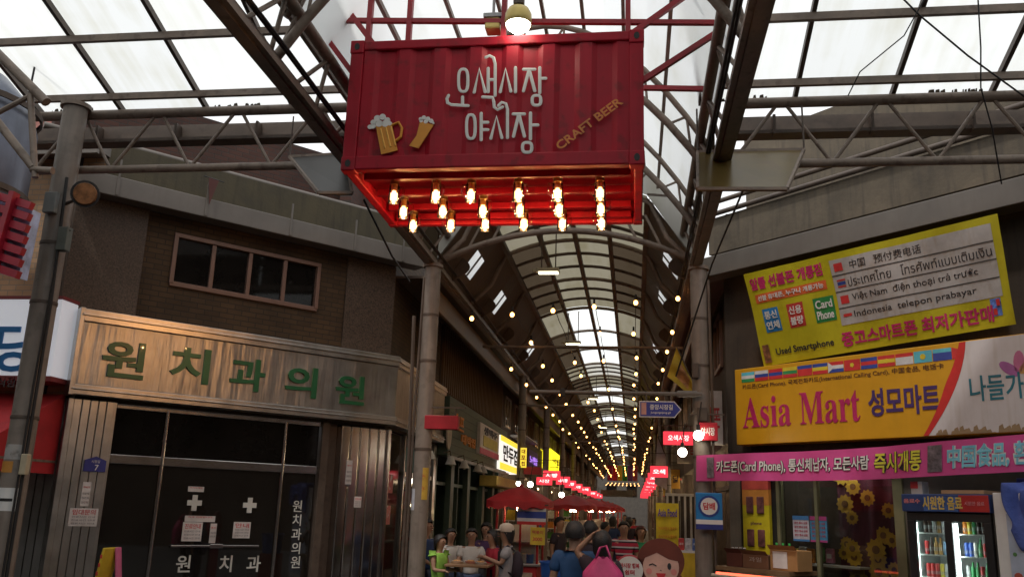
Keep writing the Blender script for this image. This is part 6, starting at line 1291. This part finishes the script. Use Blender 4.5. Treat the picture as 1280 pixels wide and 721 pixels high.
Y = 13.3; person(px_at(617, Y), Y, -60, 'person in a red top between the table and the woman in the cap', REDS, DENIM, 'bob', H=1.5, fem=True)
# walkers in the middle
STR = bpy.data.materials.new('red_grey_stripes'); STR.use_nodes = True; n_ = STR.node_tree.nodes; l_ = STR.node_tree.links; tc_ = n_.new('ShaderNodeTexCoord'); sp_ = n_.new('ShaderNodeSeparateXYZ'); l_.new(tc_.outputs['Object'], sp_.inputs[0]); mt_ = n_.new('ShaderNodeMath'); mt_.operation = 'MULTIPLY'; mt_.inputs[1].default_value = 9.5; l_.new(sp_.outputs[2], mt_.inputs[0]); fr_2 = n_.new('ShaderNodeMath'); fr_2.operation = 'FRACT'; l_.new(mt_.outputs[0], fr_2.inputs[0]); rp_2 = n_.new('ShaderNodeValToRGB'); rp_2.color_ramp.interpolation = 'CONSTANT'; rp_2.color_ramp.elements[0].color = (.4, .02, .05, 1); rp_2.color_ramp.elements[1].position = .55; rp_2.color_ramp.elements[1].color = (.03, .02, .03, 1); e_ = rp_2.color_ramp.elements.new(.78); e_.color = (.5, .48, .48, 1); l_.new(fr_2.outputs[0], rp_2.inputs[0]); l_.new(rp_2.outputs[0], n_['Principled BSDF'].inputs['Base Color']); n_['Principled BSDF'].inputs['Roughness'].default_value = .9
Y = 15.5; person(px_at(780, Y), Y, 0, 'person in a red, black and white striped shirt walking towards the camera', STR, DARKP, 'short', H=1.66, legs='walk')
Y = 16.5; person(px_at(801, Y), Y, 15, 'person in a green tee walking beside the striped shirt', GRN2, DENIM, 'bob', hcol=C('hair_brown', (.08, .03, .02), .5), H=1.58, fem=True, legs='walk')
Y = 12.6; person(px_at(738, Y), Y, 180, 'dark haired person in a black top just ahead of the man in blue', DKS, DARKP, 'short', H=1.68)
far = [(766, 24, 170, 'dark figure in a navy top far along the street, left of the striped shirt', NAVY), (786, 25, 175, 'far walker in black behind the striped shirt', DKS), (792, 34, 0, 'far walker in a red top in the street centre', REDS), (760, 36, 20, 'far walker in blue beside the red carts', BLUE), (781, 42, 0, 'farthest walker in a pale tee', GREYS), (757, 20, 100, 'stall keeper in a white top beside the third cart', WHITES), (700, 17.5, 60, 'stall keeper in black between the first and second carts', DKS)]
for px, Y, fc_, lb, mt_2 in far: person(px_at(px, Y), Y, fc_, lb, mt_2, DARKP if Y % 2 else DENIM, random.choice(('short', 'bob')), H=random.uniform(1.55, 1.7), legs='walk', fem=random.random() < .5)

# ------------------------------------------------------------------ red food carts
CANO = C('canopy_red', (.45, .02, .025), .6, bump=.15, bscale=10); CARTR = C('cart_red', (.38, .02, .025), .4)
GOODS = [(.6, .5, .1), (.5, .1, .05), (.1, .3, .12), (.55, .5, .45), (.05, .12, .35)]
def cart(x, y, w_, label, k_, flagd=False, zc=1.92):
    t = thing('food_cart', label, 'cart', WD, (x, y, 0), 'red canopied food carts'); d_ = 1.0
    b = MB(); b.box(x-w_/2+.05, x+w_/2-.05, y-d_/2+.05, y+d_/2-.05, .25, .9); obj('cabinet', b, CARTR, t, bev=.015)
    b = MB(); b.box(x-w_/2, x+w_/2, y-d_/2, y+d_/2, .9, .94); obj('counter', b, BRUSH, t, bev=.006)
    for sx_ in (-1, 1):
        for sy in (-1, 1): b = MB(); b.cyl((x+sx_*(w_/2-.05), y+sy*(d_/2-.05), .94), (x+sx_*(w_/2-.05), y+sy*(d_/2-.05), zc), .02, n=8); obj('pole', b, CARTR, t)
    n = 8
    def cn(s, q):
        a = 2*math.pi*s; sq = 1/max(abs(math.cos(a)), abs(math.sin(a)))
        r_ = q; X = (w_/2+.13)*r_*math.cos(a)*min(sq, 1.25); Yy = (d_/2+.2)*r_*math.sin(a)*min(sq, 1.25)
        return (x+X, y+Yy, zc+.27-.25*q**1.5-.015*math.sin(s*50)*q)
    b = MB(); b.grid(cn, 48, 8); b.grid(lambda s, q: (lambda p: (p[0], p[1], p[2]-.11*q+.02*math.sin(s*2*math.pi*16)*q))(cn(s, 1)), 96, 2); obj('canopy', b, CANO, t, smooth='all'); b = MB(); b.ball((x, y, zc+.28), .04, n=8, k=6); b.cyl((x, y, .94), (x, y, zc+.26), .018, n=8); obj('mast', b, CARTR, t)
    for sx_ in (-1, 1):
        b = MB(); wc = (x+sx_*(w_/2-.2), y-d_/2+.02, .18); b.cyl((wc[0], wc[1]-.03, wc[2]), (wc[0], wc[1]+.03, wc[2]), .17, n=20); obj('wheel', b, BLACK, t, smooth=True)
    b = MB(); b.box(x-w_/2+.1, x+w_/2-.1, y-d_/2+.1, y-d_/2+.12, .95, 1.3); obj('glass_guard', b, GLASS, t)
    b = MB(); b.box(x-w_/2+.1, x+w_/2-.1, y+.25, y+.3, .94, 1.55); b.box(x-w_/2+.1, x+w_/2-.1, y+.05, y+.3, 1.25, 1.27); obj('rear_shelf', b, C('shelf_steel', (.35, .33, .3), .35, metal=.6), t)
    b = MB(); b.cyl((x-.08, y+.1, zc-.1), (x+.08, y+.1, zc-.1), .03, n=8); obj('lamp_tube', b, glow('cart_lamp', (1, .72, .4), 60) if 'cart_lamp' not in MATS else MATS['cart_lamp'], t)
    for q in range(5):
        c_ = GOODS[(q+k_) % 5]; xx = x-w_/2+.2+q*(w_-.4)/4; g_ = thing('food_tub', f'{["yellow","red","green","white","blue"][(q+k_)%5]} food tub on the {ORD[k_]} red cart, {POSW[q]} from the left', 'tub', WD, (xx, y-.2, .941), 'food tubs on the carts'); b = MB(); b.lathe((xx, y-.2, .942), [(0, 0), (.06, 0), (.075, .14), (.068, .14), (.055, .01), (0, .01)], 12); obj('tub', b, C('tub_%d' % ((q+k_) % 5), c_, .45), g_, smooth=True); b = MB(); b.ball((xx, y-.2, 1.06), .06, 1, 1, .5, 10, 6); obj('food', b, MATS['fried_food'], g_, smooth='all')
    b = MB(); b.box(x-w_/2+.12, x+w_/2-.12, y-d_/2-.0, y-d_/2+.01+.03, .5, .8); obj('menu_panel', b, C('menu_%d' % (k_ % 3), [(.55, .4, .3), (.5, .45, .1), (.4, .42, .45)][k_ % 3], var=.5, scale=9), t)
    return t
carts = [(15.6, 651, .88, 'nearest red canopied food cart, with a striped flag at its side'), (22.5, 716, 1.0, 'second red canopied cart, beyond the man in blue'), (27, 738, 1.0, 'third red canopied cart along the left of the street'), (32, 752, 1.0, 'fourth red canopied cart along the left of the street'), (37, 760, 1.0, 'fifth red canopied cart, small in the distance'), (43, 766, 1.0, 'farthest red canopied cart before the coloured banners')]
for k_, (Y, px, w_, lb) in enumerate(carts): cart(px_at(px, Y), Y, w_*.9, lb, k_)
f_ = Frame(0, 15.0, 0); a, z1 = f_.at(647, 630); c_, z0_ = f_.at(682, 656)
t = thing('striped_flag', 'red, white and blue striped flag hanging at the nearest red cart', 'flag', f_, (a, 0, z1)); hgt = z1-z0_
for nm, q0, q1, m_ in (('red_stripe', .84, 1, CR), ('white_stripe', .67, .84, CW), ('blue_stripe', .33, .67, CB_), ('white_stripe', .16, .33, CW), ('red_stripe', 0, .16, CR)):
    b = MB(); b.grid(lambda s, q: (a+(c_-a)*s, .02*math.sin(s*7), z0_+hgt*(q0+(q1-q0)*q)), 12, 2); obj(nm, b, m_, t, smooth='all')
b = MB(); b.cyl((a-.04, 0, z1), (c_+.04, 0, z1), .01, n=6); obj('rod', b, STEELD, t)
f2, z2 = f_.at(672, 668); t = thing('price_board', 'yellow price board under the striped flag', 'board', f_, (f2, 0, z2)); b = MB(); b.box(f2-.12, f2+.12, 0, .02, z2-.16, z2+.12); obj('panel', b, C('price_yellow', (.65, .48, .04)), t); b = MB(); b.text('떡볶이', f2, z2+.04, 0, wd=.18, h=.06, bold=.02, depth=.003); b.text('3000', f2, z2-.07, 0, wd=.16, h=.06, bold=.02, depth=.003); obj('lettering', b, PR, t)
# blue bin beside the man
Y = 11.2; x = px_at(697, Y); t = thing('plastic_tub', 'blue plastic tub on a stand left of the man in blue', 'tub', WD, (x, Y, .6)); b = MB(); b.lathe((x, Y, .85), [(0, 0), (.17, 0), (.2, .34), (.215, .34), (.215, .36), (.19, .36), (.165, .02), (0, .02)], 20); obj('tub', b, C('tub_blue_plastic', (.02, .09, .36), .45), t, smooth=True); b = MB(); b.box(x-.17, x+.17, Y-.17, Y+.17, 0, .85); obj('stand', b, C('stand_red', (.25, .02, .02)), t)

# ------------------------------------------------------------------ right side: standee, food banner, yellow cart
f_ = Frame(0, 9.6, 0); u, z = f_.at(826, 703)
t = thing('photo_standee', 'cut-out board of a smiling brown haired girl face beside a round lettered board', 'standee', f_, (u, 0, 0)); r_ = .2
b = MB(); hairp = [(u+r_*1.2*math.cos(a)*(1+.0*math.sin(a)), z+.02+r_*1.12*math.sin(a)) for a in [R(-35+250*i/24) for i in range(25)]]; hairp += [(u-r_*1.3, z-.2), (u-r_*.9, z-.26), (u+r_*.9, z-.26), (u+r_*1.35, z-.2)]; b.prism(hairp, -.012, .012); obj('hair_board', b, C('standee_hair', (.16, .035, .02)), t)
b = MB(); b.disc(u, z-.04, r_*.92, -.018, -.012, 1, .95, 28); obj('face', b, C('standee_skin', (.68, .4, .32)), t)
b = MB(); b.prism([(u-r_*1.0, z+.03), (u-r_*.2, z+.1), (u+r_*.4, z+.04), (u+r_*.95, z+.02), (u+r_*.85, z+.16), (u, z+r_*1.05), (u-r_*.9, z+.15)], -.0205, -.0185); obj('fringe', b, MATS['standee_hair'], t)
b = MB(); b.disc(u+.085, z-.03, .026, -.024, -.019, .75, 1.3); b.tube([(u-.12, -.02, z-.025), (u-.085, -.02, z-.01), (u-.045, -.02, z-.03)], .006, 6); b.tube([(u-.01, -.02, z-.07), (u+.006, -.02, z-.075)], .004, 5); obj('eyes', b, BLK, t)
b = MB(); b.prism([(u-.05, z-.1), (u+.05, z-.1), (u+.03, z-.15), (u, z-.17), (u-.03, z-.15)], -.023, -.019); obj('mouth', b, C('standee_mouth', (.55, .03, .04)), t)
b = MB(); b.disc(u-.12, z-.085, .03, -.021, -.0185); b.disc(u+.13, z-.085, .03, -.021, -.0185); obj('cheeks', b, C('standee_cheek', (.7, .25, .22)), t)
b = MB(); b.box(u-.22, u+.22, -.012, .012, .05, z-.2); b.box(u-.26, u+.26, -.15, .2, .004, .05); obj('body_board', b, C('standee_dress', (.5, .12, .16)), t)
u2, z2 = f_.at(787, 712); t = thing('round_board', 'round white board with a red ring and red lettering left of the cut-out girl', 'sign', f_, (u2, 0, 0)); b = MB(); b.disc(u2, z2, .155, -.012, .012, n=32); obj('ring', b, C('ring_red', (.55, .08, .1)), t); b = MB(); b.disc(u2, z2, .138, -.016, -.012, n=32); obj('disc', b, WL, t); b = MB(); b.text('야시장 행복', u2, z2+.045, -.016, wd=.2, h=.05, bold=.03, depth=.003); b.text('쉼터', u2, z2-.02, -.016, wd=.1, h=.05, bold=.03, depth=.003); b.text('포토존입니다', u2, z2-.085, -.016, wd=.17, h=.025, bold=.02, depth=.003); obj('lettering', b, PR, t); b = MB(); b.box(u2-.02, u2+.02, .013, .03, .0, z2-.05); b.box(u2-.14, u2+.14, -.08, .14, .004, .03); obj('stand', b, STEELD, t)
f_ = Frame(0, 15.8, 0); a, z1 = f_.at(820, 628); c_, z0_ = f_.at(849, 690)
t = thing('food_banner', 'tall yellow food banner on a stand on the right of the street', 'banner', f_, ((a+c_)/2, 0, 0)); b = MB(); b.grid(lambda s, q: (a+(c_-a)*s, .02*math.sin(s*5), .5+(z1-.5)*q), 10, 6); obj('cloth', b, C('food_yellow', (.68, .52, .02), .5), t, smooth='all')
b = MB(); b.text('Asia Food', (a+c_)/2, z1-.16, -.03, wd=(c_-a)*.85, h=.13, bold=.03, depth=.006); obj('lettering', b, C('food_purple', (.14, .08, .3)), t); b = MB(); b.box(a+.2, c_-.01, -.03, -.022, z1-.1, z1); obj('pale_patch', b, WL, t) if False else None
b = MB()
for q in range(3): b.text('아시아음식 쌀국수', (a+c_)/2, z1-.42-.13*q, -.03, wd=(c_-a)*.8, h=.06, bold=.02, depth=.005)
obj('small_lettering', b, C('food_orange', (.6, .22, .02)), t); b = MB(); b.cyl((a-.015, .03, 0), (a-.015, .03, z1+.05), .012, n=6); b.cyl((c_+.015, .03, 0), (c_+.015, .03, z1+.05), .012, n=6); b.box(a-.05, c_+.05, -.15, .2, .004, .04); obj('frame', b, STEELD, t)
f_ = Frame(0, 13.4, 0); a, z1 = f_.at(846, 690); c_, _ = f_.at(869, 690)
t = thing('stall_counter', 'yellow draped stall counter beside the right post', 'stall', f_, ((a+c_)/2, .3, 0)); b = MB(); b.grid(lambda s, q: (a+(c_-a)*s, -.02*abs(math.sin(s*12))*(1-q), .05+(z1-.05)*q), 24, 4); obj('drape', b, C('drape_yellow', (.6, .42, .03), .7), t, smooth='all'); b = MB(); b.box(a, c_, .0, .7, z1, z1+.03); obj('top', b, WHITE, t); b = MB(); b.box(a+.02, a+.05, .62, .66, 0, z1); b.box(c_-.05, c_-.02, .62, .66, 0, z1); obj('leg', b, STEELD, t)
for q, (col, nm) in enumerate((((.5, .06, .06), 'red'), ((.5, .5, .55), 'pale'), ((.08, .15, .4), 'blue'))):
    xx = a+.07+.1*q; g_ = thing('snack_packet', f'{nm} snack packet standing on the yellow draped counter', 'packet', f_, (xx, .1, z1+.03)); b = MB(); b.prism([(xx-.045, z1+.031), (xx+.045, z1+.031), (xx+.04, z1+.2), (xx-.04, z1+.2)], .08, .12); obj('bag', b, C('packet_'+nm, col, .35, var=.5, scale=20), g_, bev=.01); b = MB(); b.text('과자', xx, z1+.12, .08, wd=.06, h=.035, bold=.02, depth=.003); obj('lettering', b, WL, g_)

# loose cables across the roof
def cable(pts, r_, lb): b = MB(); b.tube(pts, r_, 6); tag(obj('overhead_cable', b, BLACK, smooth='all'), lb, 'cable')
P9 = lambda px, py, Y: tuple(Vector((0, 0, CAM_H))+ray(px, py)*(Y/ray(px, py).y))
cable([P9(60, -10, 8.6), P9(50, 50, 8.6), P9(38, 110, 8.6), P9(28, 160, 8.6), P9(20, 230, 8.6)], .012, 'black cable dropping past the drum at the top left corner')
cable([P9(1115, -15, 7.6), P9(1150, 20, 7.7), P9(1210, 70, 7.9), P9(1300, 135, 8.2)], .009, 'thin black cable running down to the right under the right roof')
cable([P9(1155, 0, 7.6), P9(1130, 45, 7.8), P9(1075, 90, 8.2), P9(1060, 120, 8.5)], .006, 'thin curling wire under the right roof beside the eave beam')
cable([P9(1222, -10, 7.6), P9(1226, 60, 7.9), P9(1226, 110, 8.2), P9(1240, 160, 8.8), P9(1252, 230, 9.1)], .007, 'wire hanging straight down near the right edge')
cable([P9(845, 470, 12.7), P9(890, 330, 11.5), P9(930, 235, 9.0), P9(935, 215, 8.9)], .012, 'brown cable rising from the right post to the yellow brown board')
cable([P9(455, 250, 9.5), P9(490, 320, 11), P9(512, 352, 12.5)], .014, 'slanting rod from the container to the clinic corner post')
